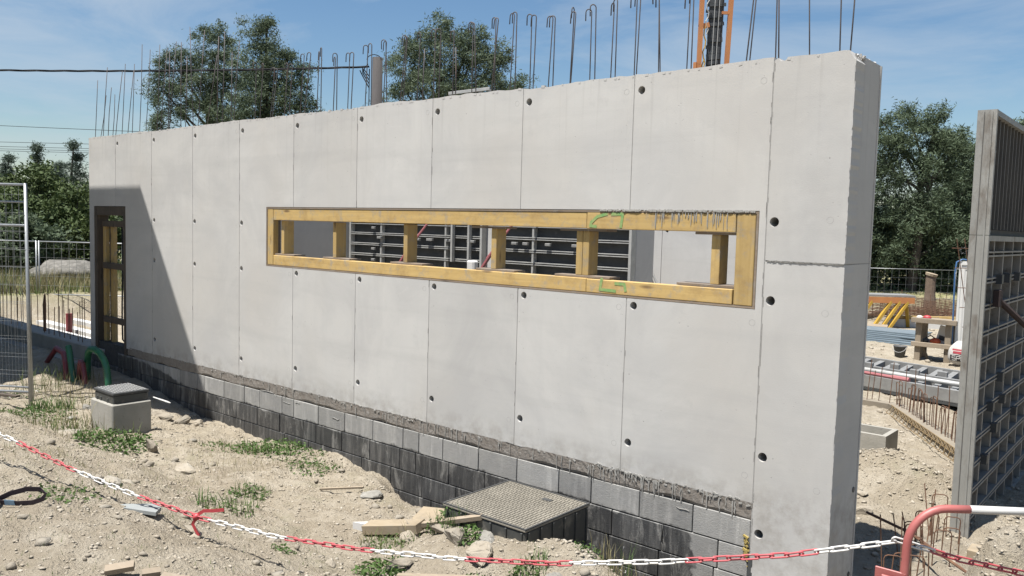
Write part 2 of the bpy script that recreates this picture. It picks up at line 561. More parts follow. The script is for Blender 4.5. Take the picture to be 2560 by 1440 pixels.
M['blue_hose'] = pm('blue_hose', (.06, .17, .38), (.05, .14, .31), 8, .45, .1, .002)
M['orange_steel'] = pm('orange_painted_steel', (.66, .28, .10), (.56, .22, .075), 3, .5, .15, .003, 40, c3=(.30, .14, .07), scale3=8, f3=(.62, .75))
M['yellow_steel'] = pm('yellow_painted_steel', (.70, .44, .06), (.58, .36, .05), 3, .5, .15, .003, 40)
M['dark_belt'] = pm('dark_steel_belt', (.045, .052, .058), (.075, .082, .088), 5, .6, .25, .004, 40)
M['boulder'] = pm('lichened_boulder', (.20, .19, .165), (.14, .132, .115), 3, .95, .8, .03, 14, c3=(.28, .265, .235), scale3=5, f3=(.5, .66))
M['pole'] = pm('weathered_pole', (.085, .075, .072), (.06, .054, .052), 6, .9, .5, .006, 40, stretch=(6, 6, .6))
M['cable'] = pm('black_cable', (.02, .022, .025), (.03, .03, .033), 8, 1.0, 0)
M['white_panel'] = pm('white_painted_panel', (.92, .91, .87), (.86, .85, .81), 2, .55, .1, .002, 30)
M['sack'] = pm('white_woven_sack', (.72, .70, .66), (.60, .58, .54), 9, .8, .5, .01, 30)
M['print_red'] = pm('red_sack_print', (.50, .06, .08), (.42, .05, .07), 10, .7, .1, .002)
M['print_dark'] = pm('dark_sack_print', (.05, .05, .055), (.08, .08, .08), 10, .7, .1, .002)
M['bucket'] = pm('grey_rubber_bucket', (.07, .075, .08), (.11, .112, .115), 9, .7, .2, .003, 40, c3=(.30, .29, .26), scale3=8, f3=(.6, .78))
M['orange_plastic'] = pm('orange_plastic', (.75, .13, .04), (.66, .11, .035), 9, .4, .1, .002)
M['white_foam'] = pm('white_board', (.80, .79, .76), (.72, .71, .68), 3, .8, .2, .003, 40)
M['webbing'] = pm('dark_webbing', (.05, .035, .045), (.08, .055, .07), 20, .75, .3, .002, 90)
M['black_cloth'] = pm('black_fabric', (.022, .022, .024), (.04, .04, .042), 20, .85, .3, .003, 90)
M['blue_tag'] = pm('pale_blue_tag', (.35, .55, .72), (.30, .48, .66), 20, .5, .05, .001)
M['red_tape'] = pm('red_warning_tape', (.62, .08, .09), (.54, .06, .07), 20, .5, .1, .002)
M['stone'] = pm('limestone', (.42, .37, .29), (.33, .285, .22), 7, .95, .8, .012, 30, c3=(.42, .385, .32), scale3=3, f3=(.5, .65), tint=.14)
M['stone_grey'] = pm('grey_limestone', (.33, .315, .275), (.24, .228, .20), 7, .95, .8, .012, 30, c3=(.48, .46, .41), scale3=3, f3=(.5, .65), tint=.12)
M['slate'] = pm('flat_grey_shard', (.36, .38, .37), (.29, .31, .305), 7, .8, .3, .004, 30)
M['cabin'] = pm('white_cladding', (.62, .61, .58), (.55, .54, .52), 2, .6, .1, .003, 30)
M['bark'] = pm('pine_bark', (.15, .12, .10), (.09, .075, .065), 5, .95, .9, .03, 20, stretch=(3, 3, .8))
M['stump'] = pm('cut_stump', (.26, .19, .135), (.18, .13, .095), 6, .95, .6, .02, 20)

def leaf_mat(name, c1, c2, c3, scale=.6, trans=.12):
    m, nt, N, L, bs = node_mat(name)
    v = pos(nt)
    col = mixc(nt, ramp(nt, noise(nt, v, scale, 4), .35, .65), c1, c2)
    col = mixc(nt, ramp(nt, noise(nt, v, scale * 9, 3), .5, .7, 0, .8), col, c3)
    L.new(col, bs.inputs['Base Color'])
    bs.inputs['Roughness'].default_value = .7
    bs.inputs['Specular IOR Level'].default_value = .25
    tr = N.new('ShaderNodeBsdfTranslucent')
    L.new(col, tr.inputs['Color'])
    mx2 = N.new('ShaderNodeMixShader')
    mx2.inputs[0].default_value = trans
    L.new(bs.outputs[0], mx2.inputs[1])
    L.new(tr.outputs[0], mx2.inputs[2])
    L.new(mx2.outputs[0], N['Material Output'].inputs['Surface'])
    return m
M['pine'] = leaf_mat('pine_needles', (.12, .165, .105), (.155, .20, .125), (.22, .265, .16), .6, .25)
M['pine_dark'] = leaf_mat('dark_pine_needles', (.095, .135, .08), (.125, .17, .098), (.18, .225, .125), .6, .25)
M['conifer'] = leaf_mat('blue_green_conifer', (.085, .12, .10), (.11, .15, .115), (.15, .19, .135), .6, .25)
M['oak'] = leaf_mat('oak_leaves', (.075, .115, .038), (.11, .15, .05), (.15, .19, .07))
M['weed'] = leaf_mat('weed_leaves', (.085, .16, .04), (.12, .20, .055), (.17, .25, .085), 3, .25)
M['grass'] = leaf_mat('grass_blades', (.12, .18, .05), (.16, .21, .07), (.25, .25, .11), 2, .25)
M['straw'] = leaf_mat('dry_grass', (.36, .31, .17), (.28, .26, .13), (.42, .37, .22), 3, .2)
M['flower'] = pm('white_flower', (.78, .76, .74), (.70, .68, .66), 20, .7, 0)

def ground_mat():
    m, nt, N, L, bs = node_mat('dry_stony_earth')
    v = pos(nt)
    a = ramp(nt, noise(nt, v, .7, 5, .6, .5), .35, .65)
    col = mixc(nt, a, (0.565, 0.493, 0.375), (0.496, 0.423, 0.320))
    col = mixc(nt, ramp(nt, noise(nt, v, 3.4, 6, .7), .45, .68, 0, .8), col, (0.717, 0.643, 0.517))
    col = mixc(nt, ramp(nt, noise(nt, v, 11, 5, .75), .52, .66, 0, .4), col, (0.364, 0.303, 0.221))
    vc = voro(nt, v, 32, 'F1', 'Distance')
    peb = ramp(nt, vc, .12, .34, 1, 0)
    sel = ramp(nt, noise(nt, v, 21, 2), .5, .6, 0, .55)
    col = mixc(nt, math2(nt, 'MULTIPLY', peb, sel), col, (0.756, 0.685, 0.568))
    # low weeds give the left yard and the strip behind the site a green cast
    sep = N.new('ShaderNodeSeparateXYZ')
    L.new(v, sep.inputs[0])
    farx = ramp(nt, sep.outputs['X'], -10.6, -9.7, 1, 0)
    fary = ramp(nt, sep.outputs['Y'], 24, 30, 0, 1)
    gm = math2(nt, 'MAXIMUM', farx, fary)
    gcol = mixc(nt, ramp(nt, noise(nt, v, 1.4, 6, .7), .35, .62), (0.261, 0.297, 0.107), (0.437, 0.382, 0.220))
    col = mixc(nt, math2(nt, 'MULTIPLY', gm, .85), col, gcol)
    sp = ramp(nt, noise(nt, v, 1.9, 5, .7), .56, .70, 0, .35)
    col = mixc(nt, sp, col, (0.330, 0.320, 0.186))
    L.new(col, bs.inputs['Base Color'])
    bs.inputs['Roughness'].default_value = 1.0
    bs.inputs['Specular IOR Level'].default_value = .1
    h = math2(nt, 'ADD', math2(nt, 'MULTIPLY', noise(nt, v, 14, 6, .7), 1.0), math2(nt, 'MULTIPLY', peb, .35))
    h = math2(nt, 'ADD', h, math2(nt, 'MULTIPLY', noise(nt, v, 38, 5, .8), 1.1))
    bump(nt, bs, h, .95, .04)
    return m
M['ground'] = ground_mat()

# ------------------------------------------------------------------ ground
def axis(segs):
    out = [segs[0][0]]
    for a, b, st in segs:
        n = max(1, int(round((b - a) / st)))
        out += [a + (b - a) * (i + 1) / n for i in range(n)]
    return np.array(out)
gx = axis([(-900, -200, 140), (-200, -60, 20), (-60, -16, 2.0), (-16, -3, .3), (-3, 2, .1), (2, 13.6, .032), (13.6, 20, .4), (20, 60, 5), (60, 900, 140)])
gy = axis([(-900, -60, 140), (-60, -8, 8), (-8, -5.2, .25), (-5.2, .1, .032), (.1, 6, .08), (6, 16, .2), (16, 40, 1.0), (40, 200, 20), (200, 900, 140)])
GX, GY = np.meshgrid(gx, gy)
GZ = ground_h(GX, GY)
nx, ny = len(gx), len(gy)
ii = (np.arange(ny - 1)[:, None] * nx + np.arange(nx - 1)[None, :]).ravel()
gF = np.stack([ii, ii + 1, ii + nx + 1, ii + nx], 1)
gme = np_mesh('ground', np.stack([GX.ravel(), GY.ravel(), GZ.ravel()], 1), gF)
gobj = link('ground', gme, M['ground'], None, True)
tag(gobj, 'dry stony earth of the building site, rutted and uneven', 'ground', kind='structure')
def gz(x, y):
    return float(ground_h(x, y))

# ------------------------------------------------------------------ the long concrete wall
H = 3.348
XL, XR = -.976, 11.387
TH = .58
WX0, WX1, WZ0, WZ1 = 4.22, 10.742, 1.484, 2.232        # window opening
DX0, DX1, DZ1 = -.81, .335, 2.225                        # door opening
wall = thing('concrete_wall', (5.2, .3, -1.2), 'long pale grey cast concrete wall with rebar along its top and timber-filled window slot', 'wall')
TOPH = {0: 3.21, 1: 3.21, 2: 3.21, 3: 3.215, 4: 3.21, 5: 3.21, 6: 3.21, 7: 3.215, 8: 3.22}
def topline(x):
    return H + .012 * math.sin(x * 3.1) * math.sin(x * 1.3) + rnd.uniform(-.006, .006)
for k in range(-1, 9):
    x0 = XL if k == -1 else 1.2 * k + .004
    x1 = 1.2 * (k + 1) - .004
    out = []
    zb = -.01
    if k == -1:
        out = [(x0, zb - .25), (DX0, zb - .25), (DX0, DZ1), (x1, DZ1)]
    elif k == 0:
        out = [(x0, DZ1), (DX1, DZ1), (DX1, zb - .02), (x1, zb)]
    else:
        n = 14
        out = [(x0 + (x1 - x0) * i / n, zb + rnd.uniform(-.008, .005)) for i in range(n + 1)]
    if k >= 3:
        # window slot: right side of the outline
        l, r = max(x0, WX0), min(x1, WX1)
    n = 16
    top = [(x1 - (x1 - x0) * i / n, topline(x1 - (x1 - x0) * i / n)) for i in range(n + 1)]
    holes = []
    if k == 3:
        out += [(x1, WZ0), (WX0, WZ0), (WX0, WZ1), (x1, WZ1)] + top
    elif 4 <= k <= 7:
        # slot cuts the panel in two: lower and upper piece
        lowp = out + [(x1, WZ0), (x0, WZ0)]
        upp = [(x0, WZ1), (x1, WZ1)] + top
    elif k == 8:
        out += [(x1, WZ0 - .0), (x1, H)] if False else []
        out = out + [(x1, top[0][1])] + top[1:] + [(x0, WZ1), (WX1, WZ1), (WX1, WZ0), (x0, WZ0)]
    else:
        out += top
    r = .034
    hx = 1.2 * k + .07 if k >= 0 else None
    hl = []
    if k >= 0:
        hl.append((hx, TOPH[k], r))
        if k in (2, 3):
            hl += [(hx - .02, 2.02, r), (hx - .02, 1.42, r), (hx - .02, .22, r)]
        elif k == 1:
            hl += [(hx, 2.02, r), (hx, 1.42, r), (hx, .22, r)]
        elif k >= 4:
            hl += [(hx, 1.425, r), (hx - .005, .25, r)]
    def mk(o, z0, z1):
        hs = [circle(a, b, c) for a, b, c in hl if z0 < b < z1]
        p = slab_xz(o, hs, 0, .2, False)
        q = slab_xz(o, hs, .2, .2005, False)
        nf = len(q.f) - sum(len(l) for l in [o] + hs)
        p.add([(a, .2, c) for a, b, c in q.v], [f[::-1] for f in q.f[:nf]])
        for h_ in hs:
            p.add([(x, .12, z) for x, z in h_], [tuple(range(len(h_)))])
        return p.build('wall_panel', M['conc'], wall)
    if 4 <= k <= 7:
        mk(lowp, -1, WZ0)
        mk(upp, WZ1, 9)
    else:
        mk(out, -1, 9)
# joints between the pours: slightly recessed strips with a thin burr
for k in range(0, 10):
    for (z0, z1) in ((-1.2, H),) if k == 9 else ((0, WZ0), (WZ1, H)) if 4 <= k else ((0, H),):
        if k == 0:
            z0 = DZ1
        jo = MB().box((1.2 * k - .006, .0035, z0), (1.2 * k + .006, .19, z1 - .01)).build('joint', M['joint'], wall)
        pts = []
        mb = MB()
        z = z0
        while z < z1 - .03:
            z2 = z + rnd.uniform(.02, .09)
            if rnd.random() < (.45 if k == 9 else .22 if k >= 5 else .1):
                s = rnd.choice((-1, 1))
                mb.beam((1.2 * k + s * .007, .0, z), (1.2 * k + s * .007, .0, min(z2, z1)), rnd.uniform(.002, .005), rnd.uniform(.002, .005))
            z = z2
        tag(mb.build('joint_burr', M['burr'], jo), kind='stuff')
# end column: two lifts with a ragged seam, full thickness, worn corner at the top
def column_lift(z0, z1, top):
    mb = MB()
    zs = [z0 + (z1 - z0) * i / 60 for i in range(61)]
    xa = 1.2 * 9 + .005
    hl = [circle(10.86, z, .036, 18) for z in (3.345, 2.15, 1.56, .365, -.235) if z0 + .05 < z < z1 - .05]
    right = [(XR + rnd.uniform(-.005, .003), z) for z in zs]
    if top:
        right[-1] = (XR - .05, z1)
        right[-2] = (XR - .035, right[-2][1])
        right[-3] = (XR - .02, right[-3][1])
        cx, cz = 10.865, z1 + .012
        notch = [(cx + .036 * math.cos(a), cz + .036 * math.sin(a)) for a in [math.radians(d) for d in range(-15, -166, -15)]]
        tp = [(11.3, z1 + .004), (11.15, z1 - .003), (11.0, z1 + .002)] + notch + [(xa, z1 - .01)]
    else:
        tp = [(xa, z1)]
    o = [(xa, z0)] + right + tp
    p = slab_xz(o, hl, 0, .2, True)
    # the rest of the depth, plain sides
    p.box((xa, .2, z0), (XR - .004, TH, z1 - (.02 if top else 0)))
    return p.build('column_lift', M['conc'], wall)
column_lift(-1.5, 1.853, False)
column_lift(1.862, H + .003, True)
MB().box((10.82, .005, 1.85), (XR - .006, TH - .01, 1.865)).build('lift_seam', M['joint'], wall)
mb = MB()
for i in range(40):
    x = 10.82 + i * .0141
    mb.beam((x, -.001, 1.857 + rnd.uniform(-.004, .004)), (x + .016, -.001, 1.857 + rnd.uniform(-.004, .004)), rnd.uniform(.004, .012), rnd.uniform(.004, .01))
tag(mb.build('seam_burr', M['burr'], wall), kind='stuff')
# ragged arris along the near corner, rough broken crest at the top
mb = MB()
z = -1.4
while z < 3.3:
    l = rnd.uniform(.015, .06)
    w = rnd.uniform(.002, .0055)
    mb.box((XR - w * .6, -w * .35, z), (XR + w * .45, w * .7, z + l), Matrix.Rotation(rnd.uniform(-.5, .5), 3, 'Z'))
    z += l * rnd.uniform(.7, 2.6)
tag(mb.build('corner_burr', M['conc'], wall), kind='stuff')
mb = MB()
for i in range(26):
    y = rnd.uniform(.05, TH - .04)
    s = rnd.uniform(.004, .010)
    x = XR - rnd.uniform(.0, .13)
    mb.box((x - s, y - s, H - .03), (x + s, y + s, H - .012 + s * .9), Matrix.Rotation(rnd.uniform(0, 3), 3, (rnd.random(), rnd.random(), 1)))
tag(mb.build('broken_crest', M['conc'], wall), kind='stuff')
MB().box((XR - .02, TH - .02, -1.4), (XR + .002, TH + .006, H - .02)).build('back_lip', M['conc'], wall)
mb = MB()
x = XL
while x < XR - .15:
    s = rnd.uniform(.004, .013)
    mb.box((x, -.002, H - .018), (x + s * 3, .012 + s, H - .008 + s * .9), Matrix.Rotation(rnd.uniform(-.25, .25), 3, 'Y'))
    x += rnd.uniform(.03, .28)
tag(mb.build('top_lumps', M['conc'], wall), kind='stuff')
# plug marks next to the joints
ring = MB().tube([(.024 * math.cos(a), 0, .024 * math.sin(a)) for a in [2 * math.pi * i / 14 for i in range(14)]], .0018, 5, True)
rme = bpy.data.meshes.new('plug_mark')
rme.from_pydata(ring.v, [], ring.f)
rme.materials.append(M['joint'])
for k in range(3, 10):
    for z in ((3.22, 1.4, .22) if k < 9 else (3.19, 1.38, .19)):
        instance('plug_mark', rme, wall, (1.2 * k - .075, .001, z + rnd.uniform(-.01, .01)))
for x, z in ((11.27, 2.17), (11.27, 1.5), (11.28, .2)):
    instance('plug_mark', rme, wall, (x, .001, z))
# two dark discs painting in the shade of tie holes on the end face
for z in (.12, -.55):
    MB().tube([(XR + .002, .5, z), (XR - .05, .5, z)], .022, 14).build('tie_hole_shade', M['form_face'], wall)
# mortar bed under the pour, with drips of cement milk
x0, x1 = .36, 10.8
n = 300
vs_, fs_ = [], []
for i in range(n + 1):
    x = x0 + (x1 - x0) * i / n
    w1 = .010 * math.sin(x * 5.1) + .008 * math.sin(x * 13.7 + 1) + rnd.uniform(-.004, .004)
    yb = .0035 + .003 * math.sin(x * 7.3) * math.sin(x * 2.1)
    for z, y in ((-.006, yb - .004), (-.03 + w1 * .4, yb + rnd.uniform(-.005, .001)), (-.075 + w1 * .6, yb + rnd.uniform(-.002, .003)), (-.118 + w1, yb + .002), (-.137 + w1, .012), (-.15 + w1, .03)):
        vs_.append((x, y, z))
for i in range(n):
    for k in range(5):
        q = i * 6 + k
        fs_.append((q, q + 1, q + 7, q + 6))
MB().add(vs_, fs_).build('mortar_bed', M['mortar'], wall)
mb = MB()
for i in range(170):
    x = rnd.uniform(1.4, 10.8) if rnd.random() < .4 else rnd.choice((rnd.uniform(9.3, 10.8), rnd.uniform(5.2, 7.2)))
    z = -.005 + rnd.uniform(-.03, .012)
    s = rnd.uniform(.002, .008)
    mb.box((x - s * 2.2, -.003 - s * .25 + rnd.uniform(-.002, .001), z - s), (x + s * 1.8, .03, z + s * .8), Matrix.Rotation(rnd.uniform(-.6, .6), 3, 'Y'))
tag(mb.build('mortar_crumbs', M['drip'], wall), kind='stuff')
mb = MB()
for i in range(110):
    x = rnd.choice((rnd.uniform(6.3, 8.0), rnd.uniform(7.6, 10.7), rnd.uniform(9.2, 10.5), rnd.uniform(3, 10.6)))
    z = rnd.uniform(-.04, .0)
    L_ = abs(rnd.gauss(.07, .07)) + .02
    w = rnd.uniform(.002, .0045)
    pts = [(x + rnd.uniform(-.006, .006), -.006 if z - L_ * t > -.135 else .006, z - L_ * t) for t in (0, .3, .6, 1)]
    k0 = len(mb.v)
    mb.tube(pts, [w * 1.6, w * 1.2, w * .9, w * 1.4], 5)
    for q in range(k0, len(mb.v)):
        vx, vy, vz = mb.v[q]
        yc = pts[(q - k0) // 5][1]
        mb.v[q] = (vx, yc + .002 + (vy - yc) * .35, vz)
tag(mb.build('cement_drips', M['drip'], wall), kind='stuff')
mb = MB()
for x in (3.35, 3.62, 4.55, 4.62, 5.43, 6.2, 7.18, 9.42, 10.02):
    w = rnd.uniform(.004, .012)
    k0 = len(mb.v)
    nn = 16
    mb.tube([(x + rnd.uniform(-.012, .012), .009, -.10 - .045 * j) for j in range(nn)], [w * rnd.uniform(.3, 1.5) for j in range(nn)], 6)
    for q in range(k0, len(mb.v)):
        vx, vy, vz = mb.v[q]
        mb.v[q] = (vx, .009 + (vy - .009) * .22, vz)
tag(mb.build('cement_smears', M['smear'], wall), kind='stuff')
mb = MB()
for (x, z, l) in ((4.1, -.13, .3), (4.6, -.21, .17), (5.6, -.24, .14), (4.85, -.17, .12), (10.15, -.20, .12)):
    mb.tube([(x + l * t, .004, z - .0 * t + rnd.uniform(-.008, .008)) for t in (0, .25, .5, .75, 1)], [.003, .006, .005, .006, .003], 6)
tag(mb.build('mortar_ridges', M['smear'], wall), kind='stuff')
# block base: every block a piece of its own
bme = {}
def block_mesh(l):
    key = round(l, 3)
    if key not in bme:
        mb = MB().bbox((0, 0, 0), (l - .01, .16, .222), .004)
        me = bpy.data.meshes.new('block')
        me.from_pydata(mb.v, [], mb.f)
        me.materials.append(M['block'])
        bme[key] = me
    return bme[key]
for c in range(5):
    zt = -.135 - .232 * (c + 1)
    x = XL if c % 2 == 0 else XL - .25
    while x < 10.78:
        l = .5 if rnd.random() < .8 else rnd.choice((.25, .2, .36))
        a, e = max(x, XL), min(x + l, 10.8)
        if e - a > .06 and not (e < DX1 and zt > -.4 and a > DX0):
            o = instance('block', block_mesh(e - a), wall, (a, .0045 + rnd.uniform(-.002, .003), zt))
            o.rotation_euler = (0, 0, rnd.uniform(-.004, .004))
        x += l
MB().box((XL + .01, .022, -1.45), (10.795, .2, -.02)).build('block_bedding', M['block_mortar'], wall)
# yellow foam squeezed out at the foot of the column
mb = MB()
for i in range(30):
    z = rnd.gauss(-.36, .06)
    s = rnd.uniform(.003, .010)
    mb.box((10.775 + rnd.uniform(-.03, .02) - s, -.006 - s, z - s), (10.775 + s, .02, z + s), Matrix.Rotation(rnd.uniform(0, 3), 3, 'Y'))
mb.build('yellow_foam', pm('yellow_foam', (.55, .42, .13), (.45, .34, .1), 30, .9, .5, .01), wall)
mb = MB()
z = -1.2
while z < -.45:
    mb.box((10.785 + rnd.uniform(-.012, 0), -.004, z), (10.812 + rnd.uniform(0, .01), .03, z + .05))
    z += .05
mb.build('gap_shade_strip', M['form_face'], wall)  # solid dark strip painting in the shade of a gap beside the column

# starter bars standing out of the wall head
BARS = [(-0.84,0.05,-0.73,4.28,0),(-0.64,0.05,-0.42,4.01,0),(-0.54,0.05,-0.37,4.45,0),(-0.36,0.05,-0.23,4.12,0),(-0.20,0.05,-0.11,4.00,0),(-0.09,0.05,0.16,4.34,0),(0.13,0.05,0.26,4.44,0),(0.33,0.05,0.54,4.31,0),(0.24,0.16,0.33,4.45,0),(0.72,0.05,0.82,4.67,0),(0.69,0.16,0.85,4.61,0),(1.27,0.05,1.37,4.60,0),(1.16,0.16,1.38,4.57,0),(1.61,0.05,1.66,4.48,0),
        (1.44,0.16,1.65,4.63,0),(1.98,0.05,2.00,4.56,0),(1.90,0.16,1.95,4.39,0),(2.33,0.05,2.24,4.74,0),(2.26,0.16,2.44,4.69,0),(2.70,0.05,2.96,4.27,0),(2.77,0.16,2.81,4.56,0),(3.09,0.05,3.15,4.56,0),(3.12,0.16,3.15,4.31,0),(3.38,0.05,3.51,4.39,0),(3.70,0.16,3.72,4.11,1),(3.99,0.05,4.09,4.04,1),(4.05,0.16,4.16,4.00,1),(4.26,0.05,4.35,3.95,1),
        (4.36,0.16,4.43,4.03,1),(4.62,0.05,4.68,3.97,1),(4.69,0.16,4.77,4.10,1),(4.93,0.05,5.04,4.07,1),(5.03,0.16,5.07,4.10,1),(5.26,0.05,5.27,4.10,1),(5.35,0.16,5.38,4.00,1),(5.56,0.05,5.58,3.99,1),(5.62,0.16,5.66,4.01,1),(5.82,0.05,5.84,3.98,1),(5.93,0.16,5.96,4.06,1),(6.17,0.05,6.19,4.03,1),(6.24,0.16,6.28,4.07,1),(6.43,0.05,6.42,4.04,1),
        (6.52,0.16,6.62,4.08,1),(6.69,0.05,6.75,4.04,1),(6.79,0.16,6.84,4.09,1),(6.99,0.05,7.01,3.88,0),(7.04,0.16,7.04,4.10,1),(7.23,0.05,7.24,4.05,1),(7.32,0.16,7.34,4.04,1),(7.47,0.05,7.46,3.84,0),(7.59,0.16,7.60,4.09,1),(7.75,0.05,7.71,4.05,1),(7.85,0.16,7.92,4.09,1),(7.99,0.05,7.99,4.06,1),(8.09,0.16,8.11,4.11,1),(8.25,0.05,8.26,4.07,1),
        (8.34,0.16,8.35,4.06,1),(8.47,0.05,8.49,4.01,1),(8.56,0.16,8.59,4.01,1),(8.70,0.05,8.71,3.97,1),(8.81,0.16,8.84,4.04,1),(8.90,0.05,8.93,3.98,1),(9.03,0.16,9.04,4.00,1),(9.16,0.05,9.15,4.00,1),(9.25,0.16,9.26,4.03,1),(9.37,0.05,9.37,4.02,1),(9.49,0.16,9.49,4.05,1),(9.58,0.05,9.59,4.03,1),(9.73,0.16,9.71,4.03,1),(9.81,0.05,9.78,4.01,1),
        (9.99,0.16,9.99,3.98,1),(10.09,0.05,10.09,3.98,1),(10.50,0.16,10.55,3.97,1),(10.58,0.05,10.61,3.95,1),(10.74,0.16,10.73,3.95,1),(10.81,0.05,10.78,3.93,1),(11.00,0.16,10.97,3.93,1),(11.17,0.30,11.16,3.93,1),(11.31,0.10,11.33,3.87,1)]
def hook_pts(base, top, ang, r=.026, leg=.075):
    """straight bar with a 180 degree hook, ends folding towards angle ang"""
    base, top = Vector(base), Vector(top)
    d = (top - base).normalized()
    s = Vector((math.cos(ang), math.sin(ang), 0))
    pts = [base, base.lerp(top, .5)]
    c = top - d * r + s * r
    for k in range(7):
        a = math.pi * k / 6
        pts.append(c - s * (r * math.cos(a)) + d * (r * math.sin(a)))
    pts.append(pts[-1] - d * leg)
    return pts
for (xb, y, xt, zt, hk) in BARS:
    rr = .0054
    z0 = H - .05
    xb0 = xb - (xt - xb) * .06
    if hk:
        ang = math.pi + rnd.uniform(-.5, .5)
        if rnd.random() < .12:
            ang += 1.3
        MB().tube(hook_pts((xb0, y, z0), (xt, y + rnd.uniform(-.02, .02), zt), ang), rr, 6).build('starter_bar', M['rebar'], wall, True)
    else:
        MB().tube([(xb0, y, z0), ((xb0 + xt) / 2, y + rnd.uniform(-.01, .01), (z0 + zt) / 2), (xt, y, zt)], rr, 6).build('starter_bar', M['rebar'], wall, True)

# ------------------------------------------------------------------ timber former in the window slot
wf = thing('window_former', (7.5, .2, WZ0), 'yellow pine box former wedged in the wide window slot of the wall', 'formwork')
e = .004
MB().box((WX0 + e, .002, WZ1 - .022), (WX1 - e, .199, WZ1 - e)).build('top_sheet', M['ply'], wf)
MB().box((WX0 + e, .002, WZ0 + e), (WX1 - e, .199, WZ0 + .02)).build('bottom_sheet', M['ply'], wf)
MB().box((WX0 + e, .002, WZ0 + .021), (WX0 + .022, .199, WZ1 - .023)).build('side_sheet', M['ply'], wf)
MB().box((WX1 - .022, .002, WZ0 + .021), (WX1 - e, .199, WZ1 - .023)).build('side_sheet', M['ply'], wf)
zt0, zt1 = 2.068, 2.207
zb0, zb1 = 1.506, 1.628
MB().bbox((4.37, .006, zt0), (9.155, .085, zt1), .005).build('head_beam', M['pine_x'], wf)
hb2 = MB().bbox((9.16, .002, zt0 - .004), (10.555, .08, zt1), .005).build('head_beam', M['pine_x'], wf)
MB().bbox((4.37, .006, zb0), (9.17, .085, zb1), .005).build('sill_beam', M['pine_x'], wf)
sb2 = MB().bbox((9.175, .002, zb0), (10.55, .08, zb1 - .003), .005).build('sill_beam', M['pine_x'], wf)
MB().bbox((4.245, .004, zb0), (4.366, .083, zt1), .005).build('end_post', M['pine_z'], wf)
MB().bbox((10.562, .001, zb0), (10.715, .082, zt1), .005).build('end_post', M['pine_z'], wf)
for (x, w, top) in ((4.475, .06, 0), (5.515, .062, 0), (6.735, .062, 0), (8.0, .066, 1), (9.02, .068, 1), (9.092, .066, 1), (10.335, .075, 1)):
    y0 = .05 
    MB().bbox((x, y0, zb1 + .022), (x + w, y0 + .148, zt0 - .006 - (.02 if top else 0)), .004).build('strut', M['pine_z'], wf)
for (x0, x1, z, dz) in ((4.37, 4.78, zb1, .008), (5.35, 5.85, zb1, .004), (6.55, 7.05, zb1, .003), (7.82, 8.32, zb1, .003), (8.8, 9.4, zb1, .006), (10.05, 10.56, zb1, .004)):
    MB().bbox((x0, .03, z + .001), (x1, .198, z + .021), .002).build('wedge_board', M['ply'], wf)
for (x0, x1) in ((7.75, 8.2), (8.85, 9.35), (10.2, 10.55)):
    MB().bbox((x0, .03, zt0 - .026), (x1, .198, zt0 - .005), .002).build('wedge_board', M['ply'], wf)
def stroke(pts, w, y=-.0005):
    """flat brush stroke on the beam face"""
    mb = MB()
    P = [Vector((p[0], 0, p[1])) for p in pts]
    for i in range(len(P) - 1):
        d = (P[i + 1] - P[i]).normalized()
        s = Vector((-d.z, 0, d.x)) * w * .5
        a, b = P[i] - d * w * .3, P[i + 1] + d * w * .3
        yy = y - .0004 * i
        mb.add([(q.x, yy, q.z) for q in (a - s, b - s, b + s, a + s)], [(0, 1, 2, 3)])
    return mb
for pts in ([(9.37, 2.195), (9.27, 2.17), (9.21, 2.12), (9.20, 2.09), (9.26, 2.085)], [(9.42, 2.193), (9.53, 2.196), (9.515, 2.085)],
            [(9.34, 1.635), (9.325, 1.54), (9.48, 1.535)], [(9.48, 1.6), (9.57, 1.6), (9.585, 1.545)]):
    stroke(pts, .026).build('green_mark', M['green_paint'], hb2 if pts[0][1] > 1.9 else sb2)
# cement milk that ran over the head beam
mb = MB()
for i in range(34):
    x = rnd.uniform(9.85, 10.5)
    l = rnd.uniform(.02, .13)
    w = rnd.uniform(.002, .005)
    mb.tube([(x, 0, zt1 + .012), (x + rnd.uniform(-.004, .004), -.001, zt1 - l * .5), (x, -.001, zt1 - l)], [w, w, w * .7], 5)
for i in range(150):
    x = rnd.uniform(9.3, 10.7)
    s = rnd.uniform(.002, .007)
    mb.box((x - s * 2, -.002 - s * .6 - rnd.random() * .003, WZ1 - .008 - s), (x + s * 2, .012, WZ1 - .003 + s), Matrix.Rotation(rnd.uniform(-.5, .5), 3, 'Y'))
tag(mb.build('cement_runs', M['drip'], hb2), kind='stuff')
# ------------------------------------------------------------------ timber former in the doorway
df = thing('door_former', (-.24, .2, -.1), 'dark timber door former with yellow studs in the shaded doorway of the wall', 'formwork')
MB().bbox((DX0 + e, .004, -.12), (DX0 + .10, .198, DZ1 - e), .004).build('jamb_board', M['dark_wood'], df)
MB().bbox((DX1 - .10, .004, -.4), (DX1 - e, .198, DZ1 - e), .004).build('jamb_board', M['dark_wood'], df)
MB().bbox((DX0 + .102, .006, DZ1 - .15), (DX1 - .102, .198, DZ1 - e), .004).build('head_board', M['dark_wood'], df)
MB().bbox((-.705, .10, -.2), (-.60, .16, 1.93), .004).build('stud', M['pine_z'], df)
MB().bbox((-.47, .12, -.2), (-.36, .18, 1.93), .004).build('stud', M['pine_z'], df)
MB().bbox((-.58, .15, -.2), (-.49, .198, 1.93), .004).build('stud', M['dark_wood'], df)
for z in (1.94, 1.25, .36):
    MB().bbox((-.62, .05, z - .05), (DX1 - .102, .098, z + .05), .004).build('cross_brace', M['dark_wood'], df)
